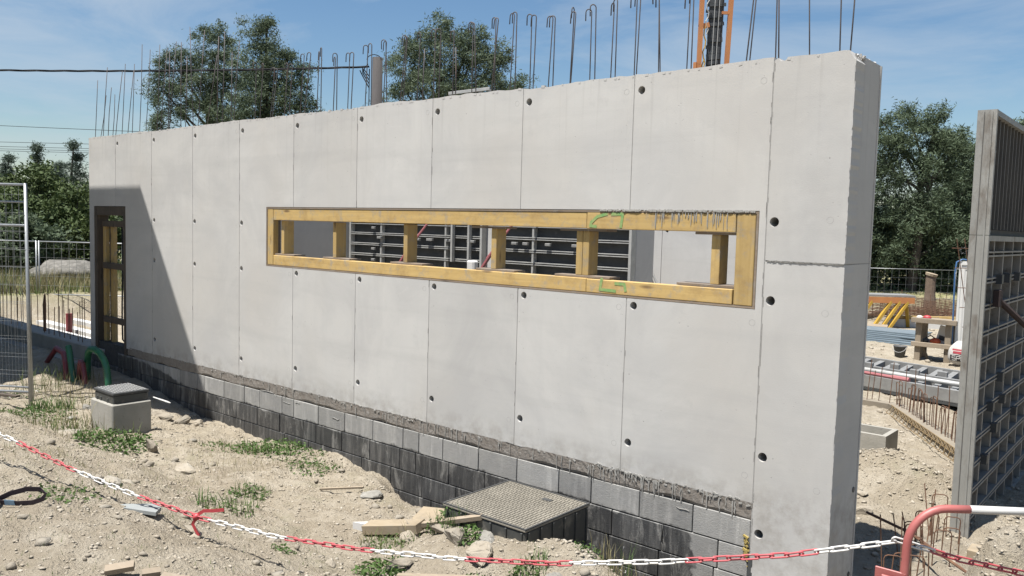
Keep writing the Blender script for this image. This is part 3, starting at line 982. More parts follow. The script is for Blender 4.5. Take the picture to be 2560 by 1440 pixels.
MB().tube([(-.12 + .02 * math.sin(t), .15, 1.9 - 1.85 * t / 6) for t in range(7)] + [(-.06, .15, .02), (-.0, .15, .06), (-.06, .15, .6)], .014, 6).build('hanging_strap', M['cable'], df)
# ------------------------------------------------------------------ unseen platform added left of the view to shade the wall's far end
cz = 6.0
dxy = (.06, .34)
def up_sun(x, z):
    return (x - dxy[0] * (cz - z), -dxy[1] * (cz - z))
gB, gC = up_sun(.83, 2.53), up_sun(3.05, -.85)
can = thing('shade_platform', (-5.5, -2.0, -.5), 'unseen steel platform on square posts, added left of the view to shade the wall end', 'platform')
gE = (.4 - dxy[0] * 6.5, -.75 - dxy[1] * 6.5)
pf = [gB, gC, gE, (-1.3, gE[1]), (-1.3, -6.0), (-9.0, -6.0), (-9.0, gB[1])]
np_ = len(pf)
mb = MB()
mb.v = [(x, y, cz - .1) for x, y in pf] + [(x, y, cz) for x, y in pf]
mb.f = [tuple(range(np_)), tuple(range(2 * np_ - 1, np_ - 1, -1))] + [(i, i + np_, (i + 1) % np_ + np_, (i + 1) % np_) for i in range(np_)]
mb.build('deck', M['steel_grey'], can)
for x in (-3.6, -8.6):
    for y in (gB[1] - .12, -5.8):
        MB().bbox((x - .07, y - .07, gz(x, y) - .1), (x + .07, y + .07, cz - .1), .008).build('post', M['steel_grey'], can)

cb = thing('sky_blocker_cabins', (-8.5, -9.5, -.3), 'unseen three-storey block of white cabins added behind the shade platform to block sky light', 'cabin')  # unseen cabins added to keep sky light off the shaded wall end
for k, z in enumerate((-.4, 2.75, 5.9)):
    for i in range(5):
        x = -15.4 + i * 2.75
        MB().bbox((x, -12.5, z), (x + 2.7, -6.3, z + 3.1), .03).build('cabin_unit', M['cabin'], cb)
        w_ = MB().bbox((x + .7, -6.33, z + 1.1), (x + 1.8, -6.29, z + 2.2), .01).build('window', M['dark_belt'], cb)
        MB().bbox((x + .65, -6.36, z + 1.02), (x + 1.85, -6.295, z + 1.095), .005).build('sill', M['steel_pale'], w_)
# ------------------------------------------------------------------ formwork panels
def add_v(p, *terms):
    q = Vector(p)
    for d, s in terms:
        q = q + Vector(d) * s
    return q
def obox(mb, o, u, n, u0, u1, d0, d1, z0, z1):
    """box in a panel frame: u along the panel, n out of its ribbed side"""
    vs = []
    for z in (z0, z1):
        for (a, b) in ((u0, d0), (u1, d0), (u1, d1), (u0, d1)):
            q = add_v(o, (u, a), (n, b))
            vs.append((q.x, q.y, z))
    return mb.add(vs, ((0, 3, 2, 1), (4, 5, 6, 7), (0, 1, 5, 4), (1, 2, 6, 5), (2, 3, 7, 6), (3, 0, 4, 7)))
def formwork(t, o, u, n, w, z0, z1, rails, stiles, face, rail, dep=.12, twin=True, frame=None):
    frame = frame or rail
    obox(MB(), o, u, n, .003, w - .003, -.02, 0, z0 + .003, z1 - .003).build('face_sheet', face, t)
    for a in (0, w - .05):
        obox(MB(), o, u, n, a, a + .05, -.024, dep + .002, z0, z1).build('edge_frame', frame, t)
    for z in (z0, z1 - .05):
        obox(MB(), o, u, n, .05, w - .05, -.022, dep, z, z + .05).build('edge_frame', frame, t)
    for z in rails:
        mb = MB()
        if twin:
            obox(mb, o, u, n, .05, w - .05, .001, dep - .01, z - .026, z - .010)
            obox(mb, o, u, n, .05, w - .05, .001, dep - .01, z + .010, z + .026)
        else:
            obox(mb, o, u, n, .05, w - .05, .001, dep - .01, z - .022, z + .022)
        mb.build('rail', rail, t)
    for a in stiles:
        obox(MB(), o, u, n, a - .022, a + .022, .001, dep - .02, z0 + .05, z1 - .05).build('stile', rail, t)

fA = thing('steel_formwork', (.5, 6, -.7), 'dark steel formwork seen through the window slot, clamped with pale rails, guard frame on top', 'formwork')
RZ = [-.48 + .232 * i for i in range(16)]
formwork(fA, (-1.5, 6, 0), (1, 0, 0), (0, -1, 0), 4.06, -.72, 3.3, RZ, [1.06, 3.04], M['form_face'], M['steel_pale'])
fB = thing('steel_formwork', (4.4, 6, -.7), 'dark steel formwork seen through the window slot beside the pale sunlit wall', 'formwork')
formwork(fB, (2.84, 6, 0), (1, 0, 0), (0, -1, 0), 3.12, -.72, 3.3, [z + .02 for z in RZ], [.98], M['form_face'], M['steel_pale'])
for (t, x) in ((fA, .72), (fA, 1.05), (fA, 1.62), (fA, 2.2), (fA, -.5), (fB, 3.35), (fB, 3.62), (fB, 4.15), (fB, 4.75), (fB, 4.95)):
    MB().bbox((x, 5.83, 1.735), (x + rnd.uniform(.10, .2), 5.89, 1.785), .006).build('clamp', M['steel_grey'], t)
for z in (1.28, 1.52, 1.98):
    MB().bbox((-.70, 5.84, z - .035), (-.60, 5.89, z + .015), .006).build('clamp', M['steel_grey'], fA)
for x in (1.50, 1.92, 2.30, 2.54):
    MB().bbox((x, 5.96, 3.25), (x + .05, 6.02, 4.70), .004).build('guard_post', M['steel_pale'], fA)
for z in (3.9, 4.68):
    MB().bbox((1.49, 5.945, z), (2.60, 5.965, z + .06), .004).build('guard_rail', M['steel_pale'], fA)
MB().box((1.52, 5.99, 3.4), (2.55, 6.01, 4.6)).build('guard_board', M['form_back'], fA)
# second pair of battens standing inside panel A
MB().bbox((1.78, 5.80, 1.34), (1.83, 5.88, 2.2), .004).build('batten', M['steel_pale'], fA)
MB().bbox((2.24, 5.80, 1.34), (2.29, 5.88, 2.2), .004).build('batten', M['steel_pale'], fA)
# wall being cast behind the forms
bw = tag(MB().bbox((-1.5, 6.03, -.8), (5.965, 6.62, 3.1), .01).build('cast_wall', M['conc2']), 'grey concrete wall end behind the dark formwork, seen through the window slot', 'wall')
lw = thing('cast_wall', (5.6, 9.1, -.7), 'pale sunlit concrete wall seen through the right end of the window slot', 'wall')
for (a, b) in ((3.4, 4.80), (4.81, 8.0)):
    slab_xz([(a, -.8), (b, -.8), (b, 3.0), (a, 3.0)], [circle(4.91, 2.08, .04, 14)] if a > 4 else [], 8.9, 9.2).build('wall_panel', M['conc2'], lw)
MB().box((3.4, 9.1, -.8), (8.0, 9.25, 2.99)).build('wall_core', M['conc2'], lw)
st = tag(MB().tube([(4.30, 8.84, 1.83), (5.9, 8.5, -.72)], .022, 8).build('steel_strut', M['steel_grey']), 'thin grey steel strut leaning on the pale wall inside the window slot', 'strut')
# shaded return walls at the left of the slot
tag(MB().bbox((-1.95, 2.0, -.8), (-1.55, 4.25, 3.0), .01).build('return_wall', M['conc2']), 'shaded grey return wall just inside the left end of the window slot', 'wall')
tag(MB().bbox((-2.3, 4.26, -.8), (-1.9, 6.4, 3.0), .01).build('return_wall', M['conc2']), 'darker shaded return wall meeting the formwork inside the window slot', 'wall')
for (x, xx, lab) in ((1.05, 1.75, 'red push-pull prop leaning on the formwork left of the gap'), (3.2, 3.95, 'red push-pull prop standing at the gap between the two forms')):
    p = thing('push_pull_prop', (x, 4.3, -.7), lab, 'prop')
    MB().tube([(x - .75, 4.2, -.7), ((x + xx) / 2, 5.0, 1.55)], .032, 8).build('outer_tube', M['red_steel'], p)
    MB().tube([((x + xx) / 2 - .05, 4.97, 1.49), (xx, 5.86, 2.75)], .024, 8).build('inner_tube', M['red_steel'], p)
tag(MB().bbox((3.36, 4.6, -.7), (3.54, 4.75, 1.46), .03).build('water_tank', M['white_foam']), 'white plastic tank behind the window slot by a red prop', 'tank')

# big form standing right of the wall, ribs on its shaded side
fC = thing('steel_formwork', (11.76, 4.2, -.78), 'tall grey steel form standing on edge right of the wall, ribs in shade', 'formwork')
o = (11.70, 2.45, 0)
RZ2 = [-.52 + .245 * i for i in range(11)]
formwork(fC, o, (0, 1, 0), (1, 0, 0), 3.7, -.80, 2.10, RZ2, [.42, .9, 1.4, 1.9, 2.4, 2.9, 3.3], M['form_back'], M['form_rail'], .13, True, M['edge_steel'])
obox(MB(), o, (0, 1, 0), (1, 0, 0), .003, 3.697, -.02, 0, 2.106, 3.20).build('face_sheet', M['form_back'], fC)
for a in (0, 3.65):
    obox(MB(), o, (0, 1, 0), (1, 0, 0), a, a + .05, -.024, .132, 2.104, 3.22).build('edge_frame', M['edge_steel'], fC)
obox(MB(), o, (0, 1, 0), (1, 0, 0), -.006, 0.0, .03, .036, -.78, 3.2).build('groove_shade_strip', M['form_back'], fC)  # dark strip stands in for the shade inside an edge groove
obox(MB(), o, (0, 1, 0), (1, 0, 0), -.012, -.001, .085, .10, -.78, 3.2).build('edge_lip', M['edge_steel'], fC)
obox(MB(), o, (0, 1, 0), (1, 0, 0), .05, 3.65, -.022, .13, 3.17, 3.22).build('edge_frame', M['steel_grey'], fC)
for i in range(20):
    a = .2 + i * .175
    obox(MB(), o, (0, 1, 0), (1, 0, 0), a - .012, a + .012, .001, .10, 2.16, 3.17).build('upper_rib', M['form_back'], fC)
for z in (2.13, 2.45, 2.85):
    obox(MB(), o, (0, 1, 0), (1, 0, 0), .05, .19, .001, .11, z, z + .02).build('upper_bracket', M['steel_grey'], fC)
for (a, z) in ((.55, 1.69), (.95, 1.69), (1.5, 1.69), (.55, .46), (.95, .70), (.42, -.03), (.8, .21), (1.15, .45), (1.9, .21)):
    obox(MB(), o, (0, 1, 0), (1, 0, 0), a, a + .09, .115, .17, z - .045, z + .045).build('lock_block', M['dark_belt'], fC)
M['shaded_red'] = pm('red_paint_in_shade', (.05, .03, .028), (.04, .028, .026), 8, .9, .2, .003, 60, c3=(.07, .04, .03), scale3=9)  # red darkened so the colour carries the form's shade on the prop
pr = thing('push_pull_prop', (13.0, 4.6, -.7), 'red push-pull prop, its shade painted in, bracing the tall grey form on its ribbed side', 'prop')
MB().tube([(11.86, 2.85, 1.52), (12.35, 3.55, .9)], .03, 8).build('inner_tube', M['shaded_red'], pr)
MB().tube([(12.30, 3.48, .97), (13.55, 5.3, -.7)], .042, 8).build('outer_tube', M['shaded_red'], pr)
MB().bbox((11.84, 2.78, 1.44), (11.90, 2.92, 1.60), .006).build('head_plate', M['shaded_red'], pr)

# ------------------------------------------------------------------ strip footings with hooped starters
def ubar(x, y, z0, h, ux, uy, w):
    a = Vector((x - ux * w / 2, y - uy * w / 2, z0))
    b = Vector((x + ux * w / 2, y + uy * w / 2, z0))
    r = .03
    u = Vector((ux, uy, 0))
    lean = Vector((rnd.uniform(-.03, .03), rnd.uniform(-.03, .03), 0))
    pts = [a, a + Vector((0, 0, h - r)) + lean, a + u * r * .3 + Vector((0, 0, h - r * .3)) + lean, a + u * r + Vector((0, 0, h)) + lean,
           b - u * r + Vector((0, 0, h)) + lean, b - u * r * .3 + Vector((0, 0, h - r * .3)) + lean, b + Vector((0, 0, h - r)) + lean, b]
    return pts
ft = thing('strip_footing', (11.6, 1.6, -.8), 'low concrete strip footing with rusty hooped starters between wall and tall form', 'footing')
mb = MB().bbox((11.46, .62, -1.0), (11.98, 6.1, -.76), .015)
mb.build('footing_beam', M['slab_conc'], ft)
for i in range(15):
    y = .7 + i * .125 + rnd.uniform(-.03, .03)
    x = 11.62 + rnd.uniform(-.05, .05) + (.16 if i % 3 == 0 else 0)
    MB().tube(ubar(x, y, -.80, rnd.uniform(.34, .52), .9, .43, .13), .0052, 5).build('hoop_bar', M['rust'], ft)
for i in range(6):
    y = .8 + i * .28
    x = 11.55 + rnd.uniform(-.02, .08)
    MB().tube([(x, y, -.8), (x + rnd.uniform(-.12, .12), y + rnd.uniform(-.05, .15), -.25 + rnd.uniform(-.1, .15))], .0052, 5).build('loose_bar', M['rust'], ft)
MB().tube([(11.15, 1.7, -.42), (11.55, 1.5, -.44), (12.15, 1.0, -.50)], .012, 6).build('tie_bar', M['rust'], ft)
MB().bbox((11.92, 1.95, -.76), (12.05, 2.15, -.62), .006).build('timber_block', M['fresh_wood'], ft)
f2 = thing('strip_footing', (10.4, 6.8, -.7), 'pale concrete footing with a row of hooped rusty starters running to the tall form', 'footing')
pA, pB = Vector((9.72, 7.95, 0)), Vector((11.5, 5.1, 0))
mb = MB()
mb.beam((pA.x, pA.y, -.72), (pB.x, pB.y, -.72), .24, .26)
mb.beam((9.0, 8.05, -.72), (9.70, 8.0, -.72), .2, .24)
mb.build('footing_beam', M['slab_conc'], f2)
dAB = (pB - pA).normalized()
for i in range(30):
    q = pA.lerp(pB, (i + .3) / 30)
    if i % 4 == 3:
        MB().tube([(q.x, q.y, -.62), (q.x + rnd.uniform(-.03, .03), q.y, .05 + rnd.uniform(-.1, .1))], .006, 5).build('straight_bar', M['rust'], f2)
    else:
        MB().tube(ubar(q.x + rnd.uniform(-.03, .03), q.y, -.62, rnd.uniform(.34, .48), dAB.x, dAB.y, .14), .006, 5).build('hoop_bar', M['rust'], f2)
for (x, y) in ((9.05, 8.1), (9.15, 8.0), (9.3, 8.1), (9.42, 8.05), (9.6, 8.0), (9.25, 8.0)):
    MB().tube([(x, y, -.65), (x + rnd.uniform(0, .05), y, .0 + rnd.uniform(-.15, .2))], .0065, 5).build('straight_bar', M['rust'], f2)
cg = thing('rebar_cage', (10.5, 6.4, -.68), 'long yellowish lattice rebar cage lying beside the pale footing', 'rebar')
cA, cB = Vector((9.75, 7.55, -.66)), Vector((11.35, 4.95, -.66))
cd = (cB - cA).normalized()
cs = cd.cross(Vector((0, 0, 1))).normalized()
M['cage'] = pm('yellowish_rusty_wire', (.34, .25, .12), (.27, .18, .09), 10, .8, .2, .002)
for a, zz in ((-.07, 0), (.07, 0), (0, .12)):
    MB().tube([cA + cs * a + Vector((0, 0, zz)), cB + cs * a + Vector((0, 0, zz))], .006, 5).build('long_bar', M['cage'], cg)
n = 38
for sgn in (-1, 1):
    zig = []
    for i in range(n + 1):
        q = cA.lerp(cB, i / n)
        zig.append(q + (cs * (.07 * sgn) if i % 2 == 0 else Vector((0, 0, .12))))
    MB().tube(zig, .0045, 5).build('lacing_bar', M['cage'], cg)

# ------------------------------------------------------------------ forms lying flat, tubes on them
lf = thing('steel_formwork', (9.3, 10.3, -.7), 'grey steel form lying flat on the earth with rows of dark slots between ribs', 'formwork')
fo, fu, fv = Vector((7.4, 9.6, 0)), Vector((.97, -.243, 0)), Vector((-.05, .998, 0))
def fbox(name, mat, u0, u1, v0, v1, z0, z1, parent):
    vs = []
    for z in (z0, z1):
        for a, b in ((u0, v0), (u1, v0), (u1, v1), (u0, v1)):
            q = fo + fu * a + fv * b
            vs.append((q.x, q.y, z))
    return MB().add(vs, ((0, 3, 2, 1), (4, 5, 6, 7), (0, 1, 5, 4), (1, 2, 6, 5), (2, 3, 7, 6), (3, 0, 4, 7))).build(name, mat, parent)
fbox('base_sheet', M['form_face'], 0, 4.2, 0, 2.3, -.66, -.60, lf)
for v0 in (0, 1.1, 2.2):
    fbox('long_rail', M['steel_grey'], -.05, 4.25, v0, v0 + .09, -.62, -.40, lf)
for i in range(15):
    fbox('rib', M['steel_grey'], .02 + i * .29, .13 + i * .29, .09, 1.1, -.62, -.43, lf)
    fbox('rib', M['steel_grey'], .02 + i * .29, .13 + i * .29, 1.19, 2.2, -.62, -.43, lf)
for i in range(9):
    fbox('clamp', M['steel_grey'], .25 + i * .45, .42 + i * .45, 1.06 + .3 * (i % 2), 1.20 + .3 * (i % 2), -.43, -.34, lf)
for s in (.2, 3.9):
    fbox('bearer', M['grey_wood'], s, s + .1, -.1, 2.2, -.85, -.66, lf)
tag(MB().tube([(7.6, 9.75, -.35), (11.2, 9.05, -.35)], .045, 10).build('steel_tube', M['steel_pale'], None, True), 'long white steel tube lying across the flat grey form', 'tube')
rp_ = thing('push_pull_prop', (8.6, 9.3, -.36), 'faded red prop lying on the flat grey form beside the white tube', 'prop')
M['faded_red'] = pm('faded_pink_red', (.50, .20, .20), (.42, .14, .15), 7, .6, .1, .002)
MB().tube([(7.6, 9.62, -.37), (9.3, 9.20, -.37)], .03, 8).build('tube', M['faded_red'], rp_)
MB().tube([(9.3, 9.20, -.37), (9.6, 9.12, -.37)], .042, 8).build('collar', M['faded_red'], rp_)

# open precast chamber on the ground behind the wall
ob = thing('concrete_chamber', (10.15, 5.3, -.72), 'small open grey concrete chamber with a pipe hole lying on the earth', 'chamber')
c0, c1 = (9.72, 4.88), (10.42, 5.42)
h0, h1 = gz(10.1, 5.1) - .03, gz(10.1, 5.1) + .26
t_ = .06
fr = slab_xz([(c0[0], h0), (c1[0], h0), (c1[0], h1), (c0[0], h1)], [circle(c0[0] + .28, h0 + .15, .085, 16)], c0[1], c0[1] + t_, False)
fr.build('front_side', M['box_conc'], ob)
MB().box((c0[0], c1[1] - t_, h0), (c1[0], c1[1], h1 - .002)).build('rear_side', M['box_conc'], ob)
MB().box((c0[0], c0[1] + t_, h0), (c0[0] + t_, c1[1] - t_, h1 - .001)).build('end_side', M['box_conc'], ob)
MB().box((c1[0] - t_, c0[1] + t_, h0), (c1[0], c1[1] - t_, h1 - .001)).build('end_side', M['box_conc'], ob)
MB().box((c0[0] + t_, c0[1] + t_, h0), (c1[0] - t_, c1[1] - t_, h0 + .05)).build('floor_plate', M['box_conc'], ob)
MB().tube([(c0[0] + .28 + .09 * math.cos(a), c0[1] - .004, h0 + .15 + .09 * math.sin(a)) for a in [2 * math.pi * i / 16 for i in range(16)]], .012, 6, True).build('pipe_collar', M['box_conc'], ob)

# work table, bucket, sack, tools, white panel
wt = thing('work_table', (8.75, 14.5, -.7), 'rough timber site bench with a lower shelf standing behind the flat form', 'table')
tx, ty = 8.36, 14.12
TW, TD = .82, .72
for (a, b) in ((.05, .05), (TW - .16, .05), (.05, TD - .15), (TW - .16, TD - .15)):
    MB().bbox((tx + a, ty + b, gz(tx + a, ty + b) - .04), (tx + a + .12, ty + b + .1, .16), .006).build('leg', M['grey_wood_z'], wt)
MB().bbox((tx - .03, ty - .05, .16), (tx + TW + .08, ty + .02, .27), .006).build('top_rail', M['grey_wood'], wt)
MB().bbox((tx - .03, ty + .03, .17), (tx + TW + .03, ty + TD, .23), .006).build('table_top', M['grey_wood'], wt)
MB().bbox((tx - .02, ty - .0, -.38), (tx + TW + .02, ty + .05, -.28), .006).build('lower_rail', M['grey_wood'], wt)
MB().bbox((tx + .05, ty + .051, -.36), (tx + TW - .05, ty + TD, -.32), .006).build('shelf', M['grey_wood'], wt)
MB().beam((tx + .3, ty + .3, -.72), (tx + .12, ty + .3, -.3), .06, .05).build('brace', M['grey_wood_z'], wt)
bk_ = thing('bucket', (8.05, 14.4, -.7), 'dusty dark rubber bucket standing by the timber bench', 'bucket')
bz = gz(8.05, 14.4) - .01
mb = MB()
prof = [(.10, 0), (.14, .26), (.15, .26), (.15, .28), (.13, .28), (.09, .02)]
for i, (r, z) in enumerate(prof):
    for k in range(16):
        a = 2 * math.pi * k / 16
        mb.v.append((8.05 + r * math.cos(a), 14.4 + r * math.sin(a), bz + z))
for i in range(len(prof) - 1):
    for k in range(16):
        k2 = (k + 1) % 16
        mb.f.append((i * 16 + k, i * 16 + k2, (i + 1) * 16 + k2, (i + 1) * 16 + k))
mb.f.append(tuple(range(16))[::-1])
mb.f.append(tuple(5 * 16 + k for k in range(16)))
mb.build('shell', M['bucket'], bk_, True)
MB().tube([(8.05 + .15 * math.cos(a), 14.4 - .05 - .10 * math.sin(a), bz + .27 - .13 * math.sin(a)) for a in [math.pi * i / 8 for i in range(9)]], .006, 5).build('handle', M['steel_grey'], bk_)
def lump(name, c, s, mat, parent=None, seed=0, sub=3, amp=.18, flat=None):
    """uneven closed lump: an icosphere pushed about by noise"""
    from mathutils import noise as mn
    bm = bmesh.new()
    bmesh.ops.create_icosphere(bm, subdivisions=sub, radius=1)
    for q in bm.verts:
        d = q.co.normalized()
        k = 1 + amp * mn.noise(d * 1.6 + Vector((seed * 3.1, seed * 1.7, 0))) * 1.6 + amp * .5 * mn.noise(d * 4.3 + Vector((seed, 0, 0)))
        q.co = Vector((d.x * s[0], d.y * s[1], d.z * s[2])) * k
        if flat is not None and q.co.z < -flat * s[2]:
            q.co.z = -flat * s[2]
        q.co += Vector(c)
    me = bpy.data.meshes.new(name)
    bm.to_mesh(me)
    bm.free()
    return link(name, me, mat, parent, True)
sk = thing('cement_sack', (9.5, 13.9, -.7), 'slumped white sack with red and dark print beside the bench', 'sack')
lump('sack_body', (9.5, 13.92, -.44), (.34, .22, .30), M['sack'], sk, 3, 3, .12, .8)
def on_sack(u, z):
    """front skin of the sack"""
    return (9.5 + u, 13.92 - .245 * math.sqrt(max(.05, 1 - (u / .36) ** 2 - ((z + .44) / .34) ** 2)) - .012, z)
for (u0, u1, z0, z1) in ((-.20, .14, -.40, -.35), (-.22, .10, -.335, -.30)):
    mb = MB()
    n = 8
    for i in range(n):
        a, b = u0 + (u1 - u0) * i / n, u0 + (u1 - u0) * (i + 1) / n
        mb.add([on_sack(a, z0), on_sack(b, z0), on_sack(b, z1), on_sack(a, z1)], [(0, 1, 2, 3)])
    mb.build('red_print', M['print_red'], sk)
# the dark capitals on the sack: S P O T strokes, each letter a grid of bars
def letters(word, u, z, h, w, parent, mat):
    seg = {'S': [(0, 1, 1, 1), (0, 1, 0, .5), (0, .5, 1, .5), (1, .5, 1, 0), (0, 0, 1, 0)], 'P': [(0, 0, 0, 1), (0, 1, 1, 1), (1, 1, 1, .5), (0, .5, 1, .5)],
           'O': [(0, 0, 0, 1), (0, 1, 1, 1), (1, 1, 1, 0), (0, 0, 1, 0)], 'T': [(0, 1, 1, 1), (.5, 1, .5, 0)]}
    for ch in word:
        mb = MB()
        for (a, b, c, d) in seg[ch]:
            p, q = on_sack(u + a * w * .75, z + b * h), on_sack(u + c * w * .75, z + d * h)
            mb.beam(p, q, .018, .014)
        mb.build('letter', mat, parent)
        u += w
mb = MB()
for i in range(10):
    a, b = -.26 + .046 * i, -.26 + .046 * (i + 1)
    mb.add([on_sack(a, -.565), on_sack(b, -.565), on_sack(b, -.435), on_sack(a, -.435)], [(0, 1, 2, 3)])
mb.build('dark_band', M['print_dark'], sk)
letters('SPOT', -.21, -.545, .09, .09, sk, M['sack'])
og = thing('hand_tool', (8.72, 14.3, -.32), 'orange and black power tool lying on the bench shelf', 'tool')
lump('motor_body', (8.80, 14.33, -.25), (.12, .09, .075), M['orange_plastic'], og, 5, 2, .1, .9)
lump('black_guard', (8.60, 14.33, -.25), (.07, .08, .07), M['black_plastic'], og, 6, 2, .12, .9)
MB().tube([(8.60, 14.33, -.2), (8.7, 14.3, -.12), (8.8, 14.33, -.19)], .014, 6).build('handle', M['black_plastic'], og)
wb = thing('tool_case', (8.95, 14.35, -.3), 'white plastic tool case leaning inside the timber bench', 'case')
MB().box((8.82, 14.40, -.30), (9.0, 14.48, .10), Matrix.Rotation(.22, 3, 'Y')).build('case_shell', M['white_panel'], wb)
MB().box((8.85, 14.392, -.22), (8.98, 14.398, -.12), Matrix.Rotation(.22, 3, 'Y')).build('label_plate', M['dark_belt'], wb)
tag(lump('helmet', (8.62, 14.25, .275), (.09, .08, .06), M['red_tape'], None, 4, 2, .05, .6), 'red bundle lying on top of the timber bench', 'bundle')
tag(lump('bowl', (8.45, 14.3, .265), (.07, .07, .05), M['white_panel'], None, 8, 2, .05, .6), 'small white lump lying on top of the timber bench', 'bundle')
wp = thing('site_door', (9.75, 14.9, -.7), 'tall white door-like panel standing behind the tall form, blue hose down its edge', 'panel')
pu, pn = Vector((.95, .31, 0)), Vector((.31, -.95, 0))
def pbox(name, mat, u0, u1, d0, d1, z0, z1):
    vs = []
    for z in (z0, z1):
        for a, b in ((u0, d0), (u1, d0), (u1, d1), (u0, d1)):
            q = Vector((9.17, 14.42, 0)) + pu * a + pn * b
            vs.append((q.x, q.y, z))
    return MB().add(vs, ((0, 3, 2, 1), (4, 5, 6, 7), (0, 1, 5, 4), (1, 2, 6, 5), (2, 3, 7, 6), (3, 0, 4, 7))).build(name, mat, wp)
pbox('leaf', M['white_panel'], 0, 1.1, -.06, 0, -.72, 1.58)
pbox('edge_strip', M['white_panel'], 0, .04, 0.001, .018, -.72, 1.58)
pbox('edge_strip', M['white_panel'], .041, 1.1, 0.001, .018, 1.50, 1.58)
pbox('moulding', M['white_foam'], .10, .12, .001, .012, -.6, 1.42)
pbox('moulding', M['white_foam'], .121, 1.0, .001, .012, 1.40, 1.42)
tag(MB().tube([(9.14, 14.38, -.72), (9.12, 14.37, .3), (9.10, 14.36, 1.3), (9.12, 14.37, 1.56), (9.22, 14.42, 1.62), (9.42, 14.56, 1.60)], .018, 7).build('blue_hose', M['blue_hose'], None, True), 'blue hose hanging down the edge of the tall white panel', 'hose')
rl = thing('rebar_ladder', (10.8, 7.6, -.7), 'thin rebar mat leaning upright just left of the tall form', 'rebar')
for d in (0, .09, .19):
    MB().tube([(10.95 + d, 7.8 + d * .7, -.7), (10.53 + d, 7.46 + d * .7, 2.07)], .006, 5).build('upright_bar', M['rust'], rl)
for i in range(8):
    z = -.1 + i * .29
    f_ = (z + .7) / 2.77
    x, y = 10.95 - .42 * f_, 7.8 - .34 * f_
    MB().tube([(x - .07, y - .05, z), (x + .28, y + .2, z)], .0055, 5).build('cross_bar', M['rust'], rl)
for z in (.78, 1.9):
    f_ = (z + .7) / 2.77
    x, y = 10.95 - .42 * f_, 7.8 - .34 * f_
    pts = []
    for k in range(24):
        a = 2 * math.pi * k / 24
        r = .045 + .014 * math.cos(6 * a)
        pts.append((x + .06 + r * math.cos(a) * .78, y + .04 + r * math.cos(a) * .62, z + r * math.sin(a)))
    MB().tube(pts, .004, 4, True).build('wire_spacer', M['dark_belt'], rl)

# yellow trestle, sheet stack, rebar mats beyond
tr = thing('yellow_trestle', (6.0, 20.5, -.7), 'yellow steel trestle with slanted legs carrying a grey deck', 'trestle')
tA, tB = Vector((4.6, 19.3, 0)), Vector((6.65, 21.0, 0))
MB().beam((tA.x, tA.y, .16), (tB.x, tB.y, .16), .10, .18).build('top_beam', M['orange_steel'], tr)
MB().beam((tA.x - .25, tA.y + .3, .29), (tB.x - .2, tB.y + .3, .29), .75, .06).build('deck', M['steel_grey'], tr)
for f_ in (.30, .52, .74, .84, .93):
    q = tA.lerp(tB, f_)
    MB().beam((q.x, q.y, .12), (q.x - .38, q.y - .42, gz(q.x - .38, q.y - .42) - .02), .10, .08).build('leg', M['yellow_steel'], tr)
for f_ in (.35, .85):
    q = tA.lerp(tB, f_)
    MB().beam((q.x, q.y + .5, .25), (q.x + .1, q.y + .6, -.72), .09, .08).build('leg', M['yellow_steel'], tr)
ss = thing('sheet_stack', (6.6, 17.4, -.7), 'stack of pale blue-grey steel sheets lying on the ground', 'sheets')
M['bluegrey'] = pm('blue_grey_sheet', (.33, .40, .44), (.25, .31, .35), 4, .45, .1, .002, metal=.3)
for i in range(7):
    a = rnd.uniform(-.12, .12)
    MB().box((5.4, 16.9 + i * .12, -.72 + i * .035), (7.75, 17.9 + i * .12, -.695 + i * .035), Matrix.Rotation(a, 3, 'Z')).build('sheet', M['bluegrey'], ss)
bs_ = thing('board_stack', (6.3, 18.6, -.6), 'brown boards piled on the pale steel sheets', 'boards')
for i in range(3):
    MB().box((5.0, 18.5, -.68 + i * .07), (6.9 - i * .2, 19.2, -.62 + i * .07), Matrix.Rotation(.12 * i, 3, 'Z')).build('board', M['grey_wood'], bs_)
mt = thing('rebar_mats', (6.2, 23.5, -.6), 'rusty reinforcement mats stacked beyond the yellow trestle', 'rebar')
for k in range(5):
    mb = MB()
    z = -.5 + k * .11
    for i in range(13):
        mb.beam((4.4 + i * .28, 22.0 + .1 * k, z), (5.0 + i * .28, 25.6 + .1 * k, z + .03), .012, .012)
    for j in range(10):
        mb.beam((4.4 + j * .06, 22.0 + j * .38, z + .02), (7.9 + j * .06, 22.2 + j * .38, z + .02), .012, .012)
    mb.build('rebar_mat', M['rust'], mt)
for i in range(16):
    x = 4.6 + i * .21 + rnd.uniform(-.05, .05)
    MB().tube([(x, 22.4 + i * .04, -.7), (x + rnd.uniform(-.05, .05), 22.4 + i * .04, .15 + rnd.uniform(-.2, .25))], .010, 5).build('upright_bar', M['rust'], mt)
for (x, y) in ((4.7, 21.9), (7.6, 22.6)):
    MB().bbox((x - .1, y, -.75), (x + .1, y + 3.2, -.52), .01).build('bearer', M['grey_wood'], mt)
pk = tag(MB().beam((5.9, 21.2, -.42), (8.3, 22.6, -.36), .16, .10).build('yellow_plank', M['pine_x']), 'pale yellow plank lying before the rusty mats', 'plank')
tag(MB().beam((5.9, 21.15, -.60), (8.3, 22.55, -.56), .2, .28).build('white_beam', M['white_foam']), 'white beam lying under the yellow plank by the mats', 'beam')
sp_ = thing('tree_stump', (6.24, 24.7, -.1), 'cut reddish tree stump before the dark wood right of the wall', 'stump')
MB().tube([(6.24, 24.7, -.7), (6.22, 24.7, .2), (6.22, 24.7, .82)], [.24, .17, .16], 12).build('trunk', M['stump'], sp_)
MB().tube([(6.22, 24.7, .80), (6.24, 24.7, .88)], [.19, .20], 12).build('cut_top', M['fresh_wood'], sp_)

